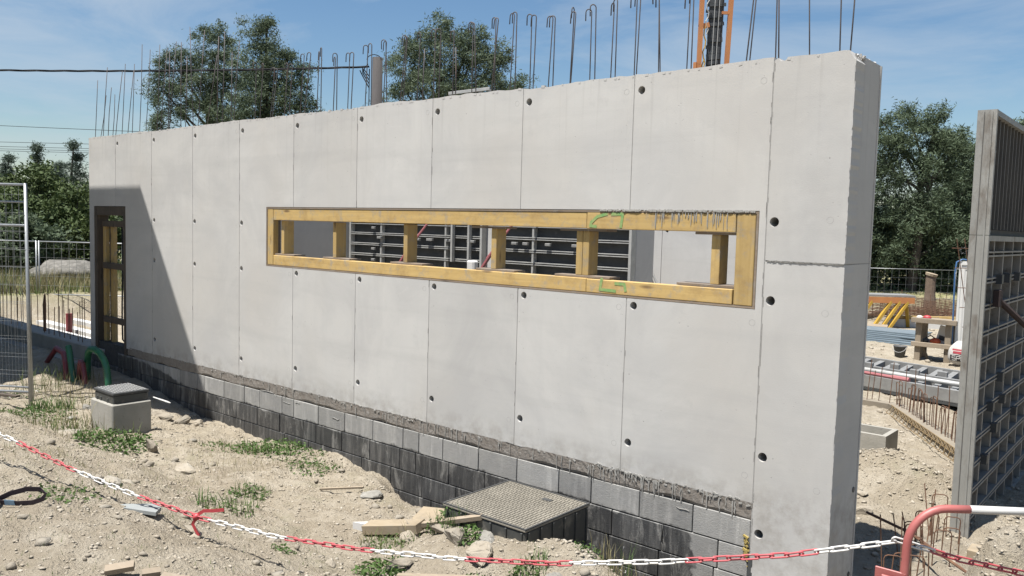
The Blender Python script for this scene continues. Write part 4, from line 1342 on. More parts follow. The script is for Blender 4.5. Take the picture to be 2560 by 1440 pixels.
def mesh_fence(name, A, B, zt, zb, label, cell=.12, rows=None, rail=.02, lean=0, wire=.003, group=None):
    """mobile site fence: tube frame with a wire grid, each upright and rail its own part"""
    A, B = Vector((*A, 0)), Vector((*B, 0))
    t = thing(name, ((A.x + B.x) / 2, (A.y + B.y) / 2, zb), label, 'fence', group)
    u = (B - A).normalized()
    for q in (A, B):
        MB().tube([(q.x, q.y, zb), (q.x + lean, q.y, zt)], rail, 8).build('fence_post', M['galv'], t, True)
    for z in [zt - .02, zb + .22] + (rows or []):
        MB().tube([(A.x + lean * (z - zb) / (zt - zb), A.y, z), (B.x + lean * (z - zb) / (zt - zb), B.y, z)], rail * .8, 8).build('fence_rail', M['galv'], t, True)
    mb = MB()
    n = int((B - A).length / cell)
    for i in range(1, n):
        q = A.lerp(B, i / n)
        mb.beam((q.x, q.y, zb + .22), (q.x + lean, q.y, zt - .02), wire * 2, wire * 2)
    z = zb + .22 + .24
    while z < zt - .1:
        mb.beam((A.x, A.y, z), (B.x, B.y, z), wire * 2, wire * 2)
        z += .25
    mb.build('wire_grid', M['galv'], t)
    return t
mesh_fence('site_fence', (3.6, 25.2), (6.4, 27.5), .95, -.35, 'thin wire fence before the dark pines right of the wall', .25, rail=.013, wire=.0016)
mesh_fence('site_fence', (6.4, 27.5), (9.2, 29.8), 1.0, -.35, 'thin wire fence behind the tall white panel', .25, rail=.013, wire=.0016)
# ------------------------------------------------------------------ mast rising behind the wall
ms = thing('lifting_mast', (5.15, 10.1, -.7), 'orange steel mast with a dark ribbed band between its rails rising behind the wall', 'mast')
mu = Vector((.77, .63, 0))
mc = Vector((5.15, 10.1, 0))
def mp_(a, z, d=0):
    k = 1 + (z - 5.5) * .035
    return mc + mu * (a * k) + Vector((.63, -.77, 0)) * d + Vector((0.02 * (z - 5.5), 0, z))
for a in (-.29, .29):
    MB().beam(mp_(a, -.72), mp_(a, 9.2), .085, .12, (.63, -.77, 0)).build('side_rail', M['orange_steel'], ms)
MB().beam(mp_(.02, -.6, -.1), mp_(.03, 9.2, -.1), .30, .05, (.63, -.77, 0)).build('centre_band', M['dark_belt'], ms)
for i in range(40):
    z = 4.4 + i * .12 + rnd.uniform(-.03, .03)
    MB().beam(mp_(-.13 + rnd.uniform(-.07, .03), z, -.06), mp_(.14 + rnd.uniform(-.03, .07), z + rnd.uniform(-.05, .05), -.06), .03, rnd.uniform(.05, .14)).build('band_cleat', M['dark_belt'], ms)
for a in (-.03, .06):
    MB().tube([mp_(a, 2, .02), mp_(a, 9.2, .02)], .008, 5).build('cable', M['steel_pale'], ms)
for z in (3.2, 5.0, 6.35, 7.8):
    MB().beam(mp_(-.33, z), mp_(-.12, z + .05), .06, .10).build('bracket', M['orange_steel'], ms)
    MB().beam(mp_(.12, z + .3), mp_(.30, z + .3), .05, .06).build('bracket', M['orange_steel'], ms)
for (a, z0, z1) in ((-.20, 5.5, 6.4), (-.17, 6.2, 6.9), (-.21, 4.6, 5.7)):
    MB().tube([mp_(a + .03 * math.sin(k * 1.7), z0 + (z1 - z0) * k / 8, .02) for k in range(9)], .014, 6).build('hose', M['yellow_steel'] if z0 < 6 else M['steel_pale'], ms)
MB().tube([mp_(-.36, 5.4), mp_(-.36, 5.62)], .05, 8).build('sheave', M['orange_steel'], ms)
MB().bbox((4.6, 9.5, -.9), (5.7, 10.7, -.55), .03).build('base_frame', M['orange_steel'], ms)

# ------------------------------------------------------------------ utility pole and lines
po = thing('utility_pole', (-3.97, 8.72, -.7), 'weathered brown utility pole with cable clamp rising behind the wall', 'pole')
MB().tube([(-3.97, 8.72, -.75), (-3.97, 8.72, 6.5)], [.17, .135], 14).build('shaft', M['pole'], po, True)
lo = [(-3.97 + .19 * math.cos(a) * .76, 8.6 + .19 * math.cos(a) * .65, 6.42 + .14 * math.sin(a)) for a in [math.pi * i / 10 for i in range(11)]]
MB().tube(lo, .012, 5).build('cable_loop', M['cable'], po)
for k in range(4):
    MB().tube([(-4.12 - .05 * k, 8.52 - .05 * k, 6.32 - .06 * k), (-4.22 - .02 * k, 8.46, 6.18 - .05 * k), (-4.12, 8.56, 6.0 - .1 * k)], .016, 5).build('cable_clamp', M['cable'], po)
MB().tube([(-4.13, 8.58, 6.2), (-4.14, 8.58, 5.0), (-4.15, 8.58, 2.0)], .013, 5).build('down_cable', M['cable'], po)
pl2 = thing('utility_pole', (-24.5, -8.6, 0), 'brown utility pole standing out past the added shade platform', 'pole')
MB().tube([(-24.5, -8.6, -.3), (-24.5, -8.6, 6.6)], [.17, .135], 12).build('shaft', M['pole'], pl2, True)
A, B = Vector((-24.5, -8.6, 6.35)), Vector((-4.12, 8.56, 6.25))
tw = thing('overhead_cable', tuple((A + B) / 2), 'thick twisted black cable strung across the sky to the pole', 'cable')
for ph in (0, 2.1, 4.2):
    pts = []
    for i in range(161):
        f_ = i / 160
        q = A.lerp(B, f_) - Vector((0, 0, .42 * 4 * f_ * (1 - f_)))
        a = ph + f_ * 75
        pts.append(q + Vector((0, .015 * math.cos(a), .018 * math.sin(a))))
    MB().tube(pts, .0135, 5).build('strand', M['cable'], tw)
def wire(A, B, sag, r, label):
    A, B = Vector(A), Vector(B)
    tag(MB().tube([A.lerp(B, i / 24) - Vector((0, 0, sag * 4 * (i / 24) * (1 - i / 24))) for i in range(25)], r, 4).build('overhead_wire', M['cable']), label, 'wire')
wire((-40, 2.0, 6.6), (-18.3, 20.2, 6.15), .1, .012, 'single thin wire running low across the sky towards the pines')
for i, (z, lab) in enumerate(((7.28, 'topmost of the thin far wires above the conifers'), (6.95, 'second thin far wire above the conifers'), (6.78, 'third thin far wire above the conifers'), (6.64, 'lowest thin far wire above the conifers'))):
    wire((-64, 8, z), (-38, 30, z + .15), .05, .016, lab)

# ------------------------------------------------------------------ trees
def rand_unit(n):
    v = nrs.normal(size=(n, 3))
    return v / np.linalg.norm(v, axis=1)[:, None]
def leaves(blobs, per, size, clump=.3, aspect=.3, upb=.2, ncl=14):
    """leaf-sized triangles gathered in clumps through a set of ellipsoids (x,y,z,rx,rz)"""
    P = []
    for (x, y, z, rx, rz) in blobs:
        vol = max(.25, rx * rx * rz) ** .67
        nc = max(6, int(ncl * vol))
        d = rand_unit(nc)
        r = nrs.uniform(.12, 1.0, nc) ** .45
        c = np.stack([x + d[:, 0] * r * rx, y + d[:, 1] * r * rx, z + d[:, 2] * r * rz], 1)
        c += nrs.normal(0, .12 * rx, c.shape)
        k = max(8, int(per))
        sc = clump * nrs.uniform(.55, 1.25, (nc, 1, 1))
        o = nrs.normal(0, 1, (nc, k, 3)) * sc * np.array([1, 1, .7])
        P.append((c[:, None, :] + o).reshape(-1, 3))
    P = np.concatenate(P)
    n = len(P)
    a = rand_unit(n)
    a[:, 2] = a[:, 2] * .8 + upb
    a /= np.linalg.norm(a, axis=1)[:, None]
    b = np.cross(a, rand_unit(n))
    b /= np.linalg.norm(b, axis=1)[:, None] + 1e-9
    s = size * nrs.uniform(.6, 1.4, (n, 1))
    V = np.stack([P - b * s * aspect, P + b * s * aspect, P + a * s * 1.5], 1).reshape(-1, 3)
    return V, np.arange(3 * n).reshape(-1, 3)
def tree(name, label, blobs, base, mat, per=45, size=.2, clump=.3, aspect=.3, trunk_r=.2, ncl=14, group=None, limbs=True):
    t = thing(name, base, label, 'tree', group)
    V, F = leaves(blobs, per, size, clump, aspect, .2, ncl)
    link('crown', np_mesh('crown', V, F), mat, t)
    mb = MB()
    top = max(blobs, key=lambda b: b[2])
    p0 = Vector(base) + Vector((0, 0, -.3))
    p3 = Vector((top[0], top[1], top[2]))
    pts = [p0, p0.lerp(p3, .3) + Vector((rnd.uniform(-.3, .3), rnd.uniform(-.3, .3), 0)), p0.lerp(p3, .65) + Vector((rnd.uniform(-.3, .3), rnd.uniform(-.3, .3), 0)), p3]
    mb.tube(pts, [trunk_r, trunk_r * .8, trunk_r * .5, trunk_r * .15], 8)
    if limbs:
        for b in blobs:
            f_ = min(.9, max(.15, (b[2] - base[2]) / max(.1, p3.z - base[2]) * .7))
            q = pts[0].lerp(p3, f_)
            e_ = Vector(b[:3])
            mb.tube([q, q.lerp(e_, .5) + Vector((0, 0, -.15)), e_], [trunk_r * .35, trunk_r * .22, trunk_r * .08], 5)
    mb.build('trunk', M['bark'], t)
    return t
tB_ = [(-26.2,16.6,10.6,1.1,1.2),(-26.4,16.3,8.8,1.2,1.2),(-25.7,17.0,9.2,1.1,1.2),(-27.7,15.2,9.3,.9,1.0),(-28.2,14.8,8.8,.6,.7),(-27.5,15.3,7.9,1.2,.9),(-25.9,16.6,7.6,1.4,.8),(-28.1,14.7,6.8,.3,.5),(-27.0,15.9,9.9,.6,.8),(-26.0,16.9,11.4,.6,.7),(-27.6,15.3,10.2,.4,.5)]
tC_ = [(-22.6,17.1,10.9,.9,1.0),(-22.7,16.9,9.5,1.2,1.2),(-21.9,17.5,9.3,1.0,1.1),(-22.3,17.1,8.1,1.5,1.0),(-21.5,17.9,10.0,.4,.5),(-22.8,16.6,7.3,1.2,.7),(-22.4,17.3,11.5,.5,.6),(-22.4,17.1,6.3,1.3,.7)]
tD_ = [(-20.9,18.3,9.2,.5,.6),(-21.2,18.1,8.3,.8,.7),(-20.5,18.6,7.5,.5,.5),(-21.3,18.0,7.4,.9,.6)]
tM_ = [(-14.5,21.4,11.3,.7,.8),(-15.1,20.7,10.4,.8,.8),(-15.4,20.4,9.4,1.1,1.0),(-14.2,21.4,9.7,1.4,1.3),(-13.2,22.2,9.8,1.0,1.0),(-12.6,22.8,9.5,.8,1.0),(-15.6,20.2,8.4,.7,.8),(-14.4,21.1,8.4,1.8,.9),(-12.2,23.2,10.0,.4,.5),(-12.9,22.4,8.4,1.3,.7),(-13.3,22.3,10.8,.5,.6),(-14.2,21.3,6.8,1.6,1.0)]
M2_ = [(-15.4,28.3,9.8,.7,.6),(-15.9,27.8,9.2,.9,.6),(-15.7,28,7.8,.9,.8)]
M3_ = [(-21.0,23.5,8.3,.5,.5),(-20.6,23.8,7.9,.5,.6),(-20.8,23.6,6.8,.8,.8)]
R_ = [(3.8,31.1,6.4,1.2,.7),(4.4,31.6,6.5,.7,.7),(3.2,30.5,6.2,.8,.8),(4.7,31.8,6.0,.6,.5),(3.4,30.6,5.0,1.2,1.0),(4.4,31.4,4.5,1.5,.8),(3.2,30.3,3.6,1.0,1.0),(4.2,31.0,3.0,1.7,1.2),(2.2,29.6,4.6,1.2,1.4),(2.4,29.8,5.8,.9,.8),(4.6,31.6,5.5,.9,.7),(3.0,30.4,2.0,1.6,1.2),(4.9,31.6,2.2,1.6,1.3),(2.2,29.8,2.4,1.3,1.5),(2.7,30.1,6.9,.5,.4),(3.5,30.9,7.15,.5,.4),(4.5,31.7,7.2,.5,.4),(5.2,32.2,6.2,.5,.4),(5.3,32.2,5.0,.6,.5)]
R2_ = [(5.2,34.8,6.1,1.1,.8),(4.8,34.4,5.0,1.1,.9),(5.5,35.0,4.7,1.2,1.2),(4.7,34.1,2.7,1.6,1.4),(5.9,35.1,2.8,1.6,1.6),(6.3,35.2,5.6,.9,.8),(5.0,34.4,4.0,1.4,1.2),(6.0,35.0,1.4,1.9,1.4),(4.2,34.0,1.2,1.8,1.3),(4.4,34.2,6.2,.8,.6)]
R3_ = [(7.2,33.9,6.7,.8,.7),(7.8,34.4,6.1,1.2,1.0),(7.6,34.1,4.6,1.3,1.3),(7.0,33.6,3.0,1.5,1.5)]
tree('pine_tree', 'tall dark pine with a bulging side lobe behind the left half of the wall', tB_, (-26.4, 16.4, -.2), M['pine'], 130, .105, .21, .2, .26, 25)
tree('pine_tree', 'tallest narrow pine beside the lobed pine, crown ending in a spire', tC_, (-22.5, 17.0, -.2), M['pine'], 130, .105, .21, .2, .26, 25)
tree('pine_tree', 'low dark leaning pine right of the tallest pine', tD_, (-21.4, 17.9, -.2), M['pine_dark'], 120, .105, .22, .2, .18, 26)
tree('pine_tree', 'broad many-headed pine behind the middle of the wall, right of the pole', tM_, (-14.2, 21.4, -.2), M['pine'], 130, .105, .21, .2, .3, 25)
tree('pine_tree', 'small far pine peeping over the wall right of the broad pine', M2_, (-15.7, 28.0, -.2), M['pine_dark'], 110, .11, .25, .2, .15, 22)
tree('pine_tree', 'small far pine peeping over the wall at the foot of the pole', M3_, (-20.8, 23.6, -.2), M['pine_dark'], 110, .11, .25, .2, .15, 22)
tree('pine_tree', 'spreading dark pine just right of the wall end', R_, (4.0, 31.0, -.1), M['pine_dark'], 130, .10, .22, .2, .22, 23)
tree('pine_tree', 'dark pine behind the tall white panel', R2_, (5.2, 34.6, -.1), M['pine_dark'], 130, .105, .23, .2, .2, 24)
tree('pine_tree', 'pine showing over the top edge of the tall form', R3_, (7.5, 34.2, -.1), M['pine_dark'], 60, .17, .28, .22, .2, 18)
# undergrowth filling the foot of the right-hand pines
for i, (x, y, z, s, lab) in enumerate(((1.6, 30.6, 1.0, 1.6, 'low dark thicket close behind the wall end'), (3.9, 32.4, .9, 1.7, 'low dark thicket under the spreading pine'), (6.2, 33.2, .9, 1.7, 'low dark thicket behind the stump'), (8.5, 35.4, 1.0, 1.8, 'low dark thicket behind the tall form'))):
    tree('thicket_bush', lab, [(x, y, z, s, 1.3), (x + .9, y + .3, z + .9, s * .7, 1.1), (x - 1.0, y - .3, z - .1, s * .8, 1.1), (x + .3, y, z - .7, s, .8)], (x, y, -.1), M['pine_dark'], 110, .11, .3, .32, .08, 18, 'dark thickets under the right-hand pines', True)
# conifers and oaks on the far left
def conifer(x, y, top, h, r, lab):
    bl = []
    n = 11
    for i in range(n):
        f_ = i / (n - 1)
        bl.append((x + rnd.uniform(-.15, .15), y + rnd.uniform(-.15, .15), top - h * f_ * .96 - .2, max(.12, r * 1.15 * f_ ** 1.0 * rnd.uniform(.75, 1.2)), max(.26, .5 * f_ + .2)))
    tree('conifer_tree', lab, bl, (x, y, top - h), M['conifer'], 90, .13, .2, .2, .2, 18, 'pointed conifers on the far left', False)
conifer(-47.4, 17.2, 5.6, 5.8, 2.6, 'broad dim conifer filling the gap behind the pointed ones')
conifer(-50.5, 15.0, 5.2, 5.4, 2.6, 'broad dim conifer behind the blunt conifer')
conifer(-43.6, 20.5, 5.8, 6.0, 2.6, 'broad dim conifer farthest back beside the wall end')
conifer(-48.6, 14.4, 5.9, 6.2, 1.8, 'dark blunt conifer at the far left behind the fence panels')
conifer(-46.9, 15.8, 6.6, 7.0, 1.8, 'pointed conifer standing between the blunt conifer and the wires')
conifer(-45.0, 17.4, 6.9, 7.2, 1.9, 'tallest pointed conifer close to the left end of the wall')
conifer(-45.9, 16.3, 5.0, 5.2, 1.9, 'lower conifer tucked between two pointed ones')
conifer(-44.0, 18.6, 6.0, 6.3, 2.0, 'dark conifer partly hidden by the left end of the wall')
conifer(-49.9, 13.2, 5.3, 5.6, 2.0, 'outermost dark conifer by the fence posts')
def oak(x, y, z, s, lab, mat='oak'):
    bl = [(x, y, z, s, s * .7), (x + s * .6, y + s * .5, z - s * .2, s * .7, s * .6), (x - s * .6, y - s * .5, z - s * .25, s * .75, s * .6), (x + s * .1, y, z - s * .8, s * .9, s * .6), (x - .1, y + .2, z + s * .45, s * .55, s * .4)]
    tree('oak_shrub', lab, bl, (x, y, .0), M[mat], 90, .095, .22, .45, .1, 18, 'leafy shrubs along the far left', True)
oak(-18.5, 6.7, 2.1, 1.15, 'rounded leafy shrub beside the left end of the wall')
oak(-19.7, 5.6, 1.7, 1.1, 'leafy shrub behind the fence posts')
oak(-17.6, 7.4, 1.3, 1.0, 'low leafy shrub touching the wall end')
oak(-21.0, 4.9, 2.3, 1.0, 'taller leafy shrub behind the fence panel')
oak(-20.5, 4.4, 1.0, .9, 'low shrub at the foot of the fence panel', 'pine_dark')
oak(-19.2, 6.3, .9, 1.0, 'dark low shrub in the shade below the rounded shrub', 'pine_dark')
oak(-24.0, 10.0, 2.4, 1.6, 'large dim shrub behind the leafy ones', 'pine_dark')
oak(-26.0, 6.5, 2.0, 1.8, 'broad dim shrub behind the fence', 'pine_dark')
oak(-16.9, 4.6, 1.4, .8, 'dark shrub close behind the pale boulder', 'pine_dark')
oak(-17.8, 3.4, 1.2, .9, 'dark shrub left of the pale boulder', 'pine_dark')
oak(-22.6, 6.9, 3.0, 1.3, 'tall leafy shrub rising behind the rounded one')
oak(-23.6, 4.2, 2.9, 1.3, 'tall leafy shrub at the outer end of the far fence')
# distant woodland that closes the horizon: one mass
bl = []
for i in range(120):
    a = math.radians(52 + 140 * i / 119)
    R = 86 + rnd.uniform(-6, 8)
    bl.append((13 + R * math.cos(a), -6 + R * math.sin(a), rnd.uniform(.6, 2.6), rnd.uniform(3.2, 5.0), rnd.uniform(1.6, 2.6)))
V, F = leaves(bl, 20, .8, .9, .45, .2, 3)
tag(link('far_woodland', np_mesh('far_woodland', V, F), M['conifer']), 'far-off dark woodland closing the horizon', 'woodland', kind='stuff')

# ------------------------------------------------------------------ left side: footing with starters, fences, ducts, slab
lfoot = thing('strip_footing', (-5, .2, -.5), 'shaded low concrete footing with upright starters running on from the left wall end', 'footing')
MB().bbox((-11.0, .0, -.95), (XL - .01, .42, -.16), .015).build('footing_beam', M['box_conc'], lfoot)
MB().box((-11.0, -.22, -.95), (XL - .01, -.003, -.42)).build('footing_toe', M['box_conc'], lfoot)
for i in range(44):
    x = -1.45 - .125 * i + rnd.uniform(-.05, .05) if i < 16 else -4.2 - (i - 16) * .17 + rnd.uniform(-.06, .06)
    if -3.9 < x < -3.55:
        continue
    y = .12 if i % 2 else .32
    h = rnd.uniform(.5, .85)
    MB().tube([(x, y, -.2), (x + rnd.uniform(-.04, .04), y, -.16 + h)], .0072, 5).build('starter_bar', M['rust'], lfoot)
MB().tube([(-3.5, .2, -.2), (-3.5, .2, .35), (-3.48, .2, .55)], [.025, .032, .015], 7).build('bundle_bar', M['rust'], lfoot)
for (x0, y0, x1, y1, lab) in ((-7.4, 1.2, -4.3, 1.75, 'white board lying on the ground beyond the left footing'), (-9.0, 2.0, -5.6, 2.25, 'white board lying farther back beyond the left footing'), (-8.9, 2.75, -6.8, 2.95, 'narrow white board lying at the foot of the bank')):
    tag(MB().box((x0, y0, -.74), (x1, y1, -.60)).build('white_board', M['white_foam']), lab, 'board')
tag(MB().tube([(-6.6, 1.85, -.75), (-6.6, 1.85, -.2)], .07, 10).build('red_pipe_stub', M['red_pipe']), 'red pipe stub standing between the white boards', 'pipe')
rk = tag(lump('pale_boulder', (-14.9, 5.1, .12), (1.3, 1.0, .5), M['boulder'], None, 17, 4, .16, .75), 'big flat-topped pale boulder in the grass beyond the left footing', 'boulder')
# near fence panels (two overlapping), and the fence beyond
mesh_fence('site_fence', (.95, -1.62), (-1.75, -3.55), 2.48, gz(.9, -1.6) - .03, 'galvanised mesh fence panel standing left of the doorway', .1, [1.9], .023, -.06, .0014)
mesh_fence('site_fence', (.55, -1.45), (-2.15, -3.2), 2.25, gz(.5, -1.45) - .03, 'second mesh fence panel leaning behind the near one', .1, None, .019, -.16, .0014)
mesh_fence('site_fence', (-10.55, 2.65), (-8.0, 4.9), 1.36, -.3, 'far mesh fence before the leafy shrubs', .2, None, .02, 0, .003)
mesh_fence('site_fence', (-13.2, .5), (-10.6, 2.6), 1.36, -.3, 'far mesh fence seen behind the near fence panels', .2, None, .02, 0, .003)
def duct(pts, r, mat, label):
    # corrugated: ribs along the run
    P = [Vector(p) for p in pts]
    out, rr = [], []
    for i in range(len(P) - 1):
        n = max(2, int((P[i + 1] - P[i]).length / .014))
        for k in range(n):
            out.append(P[i].lerp(P[i + 1], k / n))
            rr.append(r * (1.0 if len(rr) % 2 else .88))
    return tag(MB().tube(out, rr, 10).build('corrugated_duct', M[mat], None, True), label, 'duct')
def arc(p, q, h, n=16, lean=(0, 0)):
    p, q = Vector(p), Vector(q)
    return [p.lerp(q, i / n) + Vector((lean[0] * math.sin(math.pi * i / n), lean[1] * math.sin(math.pi * i / n), h * math.sin(math.pi * i / n) ** .7)) for i in range(n + 1)]
def gpz(x, y, d=-.06):
    return (x, y, gz(x, y) + d)
duct([gpz(1.12, -.62), (1.10, -.62, -.38), (1.05, -.62, -.18), (.96, -.62, -.06), (.82, -.62, .02), (.62, -.61, .05), (.42, -.58, .03), (.25, -.55, -.05), (.15, -.52, -.2), gpz(.1, -.5)], .05, 'green_pipe', 'green corrugated duct arching out of the soil by the doorway')
duct([gpz(.16, -.72), (.08, -.70, -.5), (-.05, -.68, -.30), (-.16, -.66, -.1), (-.24, -.65, .02)], .048, 'green_pipe', 'straight green corrugated duct rising from the soil')
duct([gpz(.46, -.68), (.42, -.67, -.50), (.36, -.66, -.34), (.26, -.64, -.22), (.14, -.62, -.2), gpz(.02, -.6)], .042, 'red_pipe', 'short red corrugated duct between the green ones')
duct([gpz(-.1, -.72), (-.2, -.70, -.45), (-.32, -.66, -.28), (-.6, -.58, -.16), (-1.1, -.5, -.14), gpz(-1.8, -.45)], .042, 'red_pipe', 'dim red corrugated duct running left along the footing')
cs_ = thing('round_slab', (1.0, -2.15, -.5), 'round dusty concrete cover slab by the fence foot', 'slab')
mb = MB()
n = 40
cx, cy, cr = .62, -2.15, .95
zs = gz(1.1, -2.0)
for z in (-.3, zs + .10, zs + .13):
    r = cr if z < zs + .12 else cr - .03
    for k in range(n):
        a = 2 * math.pi * k / n
        rr = r * (1 + .012 * math.sin(5 * a) + rnd.uniform(-.006, .006))
        mb.v.append((cx + rr * math.cos(a), cy + rr * math.sin(a), z if z > -.29 else zs - .25))
for i in range(2):
    for k in range(n):
        k2 = (k + 1) % n
        mb.f.append((i * n + k, i * n + k2, (i + 1) * n + k2, (i + 1) * n + k))
mb.f.append(tuple(2 * n + k for k in range(n)))
mb.build('disc', M['slab_conc'], cs_)
MB().box((cx + .2, cy + .1, zs + .13), (cx + .75, cy + .17, zs + .155), Matrix.Rotation(.4, 3, 'Z')).build('splinter', M['dark_wood'], cs_)

# ------------------------------------------------------------------ inspection chambers in the yard
bx = thing('inspection_chamber', (3.2, -1.4, -.6), 'precast concrete chamber with a black studded lid standing proud of the earth', 'chamber')
x0, x1, y0, y1 = 2.90, 3.50, -1.62, -1.14
zb, zt = -.72, -.19
MB().bbox((x0, y0, zb), (x1, y1, zt), .014).build('concrete_body', M['box_conc'], bx)
MB().bbox((x0 + .06, y0 + .03, zt - .001), (x1 - .03, y1 - .03, zt + .10), .008).build('lid_frame', M['black_plastic'], bx)
lidp = MB().bbox((x0 + .05, y0 + .02, zt + .101), (x1 - .02, y1 - .02, zt + .135), .006).build('lid', M['lid_dark'], bx)
sm_ = MB().bbox((-.014, -.009, 0), (.014, .009, .007), .002)
sme = bpy.data.meshes.new('stud')
sme.from_pydata(sm_.v, [], sm_.f)
M['stud'] = pm('worn_pale_stud', (.50, .50, .48), (.40, .40, .38), 20, .5, .1, .001)
sme.materials.append(M['stud'])
for i in range(12):
    for j in range(10):
        x = x0 + .09 + i * .042
        y = y0 + .055 + j * .041
        instance('stud', sme, lidp, (x, y, zt + .1352), 0 if (i + j) % 2 else 1.57)
for (x, y) in ((x0 + .12, y0 + .022), (x0 + .22, y0 + .022), (x0 + .40, y0 + .022)):
    MB().bbox((x, y, zt - .002), (x + .03, y + .02, zt + .05), .003).build('clip', M['black_plastic'], bx)
tag(MB().tube([(3.5, -1.12, zt + .03), (3.66, -1.02, zt - .02), (3.70, -1.0, zt - .03)], [.008, .012, .005], 6).build('foam_scrap', M['white_foam']), 'white scrap lying at the back of the studded chamber lid', 'scrap')
bg_ = thing('inspection_chamber', (9.06, -.74, -.6), 'large square black chamber with a dusty patterned lid set in the bank by the wall', 'chamber')
x0, x1, y0, y1 = 8.62, 9.50, -1.16, -.31
zt = -.25
MB().bbox((x0, y0, zt - .52), (x1, y1, zt - .022), .012).build('surround', M['black_plastic'], bg_)
MB().bbox((x0 - .03, y0 - .03, zt - .36), (x1 + .03, y1 + .03, zt - .325), .006).build('flange', M['black_plastic'], bg_)
for i in range(6):
    x = x0 + .04 + i * .16
    MB().bbox((x, y0 - .014, zt - .32), (x + .018, y0 + .01, zt - .03), .003).build('rib', M['black_plastic'], bg_)
    y = y0 + .03 + i * .155
    MB().bbox((x1 - .01, y, zt - .32), (x1 + .014, y + .018, zt - .03), .003).build('rib', M['black_plastic'], bg_)
lidb = MB().bbox((x0 - .008, y0 - .008, zt - .021), (x1 + .008, y1 + .008, zt), .006).build('lid', M['cast_lid'], bg_)
for a, b, c, d in ((x0 - .008, y0 - .008, x1 + .008, y0 + .008), (x0 - .008, y1 - .008, x1 + .008, y1 + .008), (x0 - .008, y0 + .009, x0 + .008, y1 - .009), (x1 - .008, y0 + .009, x1 + .008, y1 - .009)):
    MB().box((a, b, zt + .0005), (c, d, zt + .007)).build('rim', M['lid_dark'], lidb)
for s in range(2):
    mb = MB()
    for i in range(26):
        for j in range(26):
            x = x0 + .03 + i * .0325
            y = y0 + .03 + j * .0315
            if (i + j) % 2 == s:
                l, w = (.013, .005) if (i // 2 + j) % 2 else (.005, .013)
                mb.box((x - l, y - w, zt - .001), (x + l, y + w, zt + .0065))
    tag(mb.build('tread_pattern', M['cast_lid'], lidb), kind='stuff')
MB().box((9.15, -.52, zt + .001), (9.24, -.47, zt + .008)).build('key_slot', M['lid_dark'], lidb)
for (x, y, z) in ((9.16, -1.15, -.62),):
    tag(MB().tube([(8.85, -1.30, -.56), (9.2, -1.27, -.55), (9.58, -1.0, -.52), (9.66, -.7, -.50)], .032, 8).build('grey_conduit', M['box_conc']), 'grey conduit half buried along the foot of the black chamber', 'conduit')

# ------------------------------------------------------------------ red and white chain, barrier
CH = [(7.28,-4.32,.87),(7.53,-4.24,.78),(7.78,-4.17,.71),(7.93,-4.12,.68),(8.37,-4.0,.59),(8.85,-3.85,.51),(9.32,-3.71,.46),(9.8,-3.57,.45),(10.26,-3.42,.47),(10.75,-3.27,.52),(11.23,-3.12,.59),(11.7,-2.97,.69),(12.17,-2.82,.81),(12.53,-2.7,.93)]
_S = 1.3
def far(P):
    return [tuple(Vector((13.3234, -5.9264, 2.0559)) + (Vector(p) - Vector((13.3234, -5.9264, 2.0559))) * _S) for p in P]
CH2 = [(12.53,-2.7,.93),(12.69,-2.51,.85),(12.88,-2.35,.80),(13.05,-2.22,.755),(13.6,-1.75,.66)]
CH, CH2 = far(CH), far(CH2)
def link_mesh(mat):
    a, b, r = .032, .0135, .0052
    pts = []
    for k in range(16):
        t = 2 * math.pi * k / 16
        x = (a if math.cos(t) > 0 else -a) * (1 if abs(math.cos(t)) > .3 else abs(math.cos(t)) / .3) + .0135 * math.cos(t)
        pts.append((x, b * math.copysign(min(1, abs(math.sin(t)) * 1.25), math.sin(t)), 0))
    mb = MB().tube(pts, r, 6, True)
    me = bpy.data.meshes.new('link')
    me.from_pydata(mb.v, [], mb.f)
    me.materials.append(mat)
    me.polygons.foreach_set('use_smooth', [True] * len(me.polygons))
    return me
LR, LW = link_mesh(M['chain_red']), link_mesh(M['chain_white'])
chain = thing('plastic_chain', (10.0, -3.4, .45), 'red and white plastic warning chain sagging across the yard to the barrier', 'chain')
def hang(pts, t0, sections, off=0):
    P = [Vector(p) for p in pts]
    cum = [0]
    for i in range(len(P) - 1):
        cum.append(cum[-1] + (P[i + 1] - P[i]).length)
    def at(s):
        for i in range(len(P) - 1):
            if s <= cum[i + 1] or i == len(P) - 2:
                return P[i].lerp(P[i + 1], (s - cum[i]) / (cum[i + 1] - cum[i]))
    s, k = .0, 0
    while s < cum[-1]:
        q, q2 = at(s), at(min(s + .04, cum[-1] + .01))
        d = (q2 - q).normalized()
        o = bpy.data.objects.new('link', sections(s))
        COL.objects.link(o)
        rot = d.to_track_quat('X', 'Z').to_matrix() @ Matrix.Rotation(math.radians(38 if k % 2 else -48) + rnd.uniform(-.2, .2), 3, 'X')
        o.matrix_world = Matrix.Translation(q) @ rot.to_4x4()
        o.parent = chain
        o.matrix_parent_inverse = Matrix.Translation(-chain.location)
        s += .0735
        k += 1
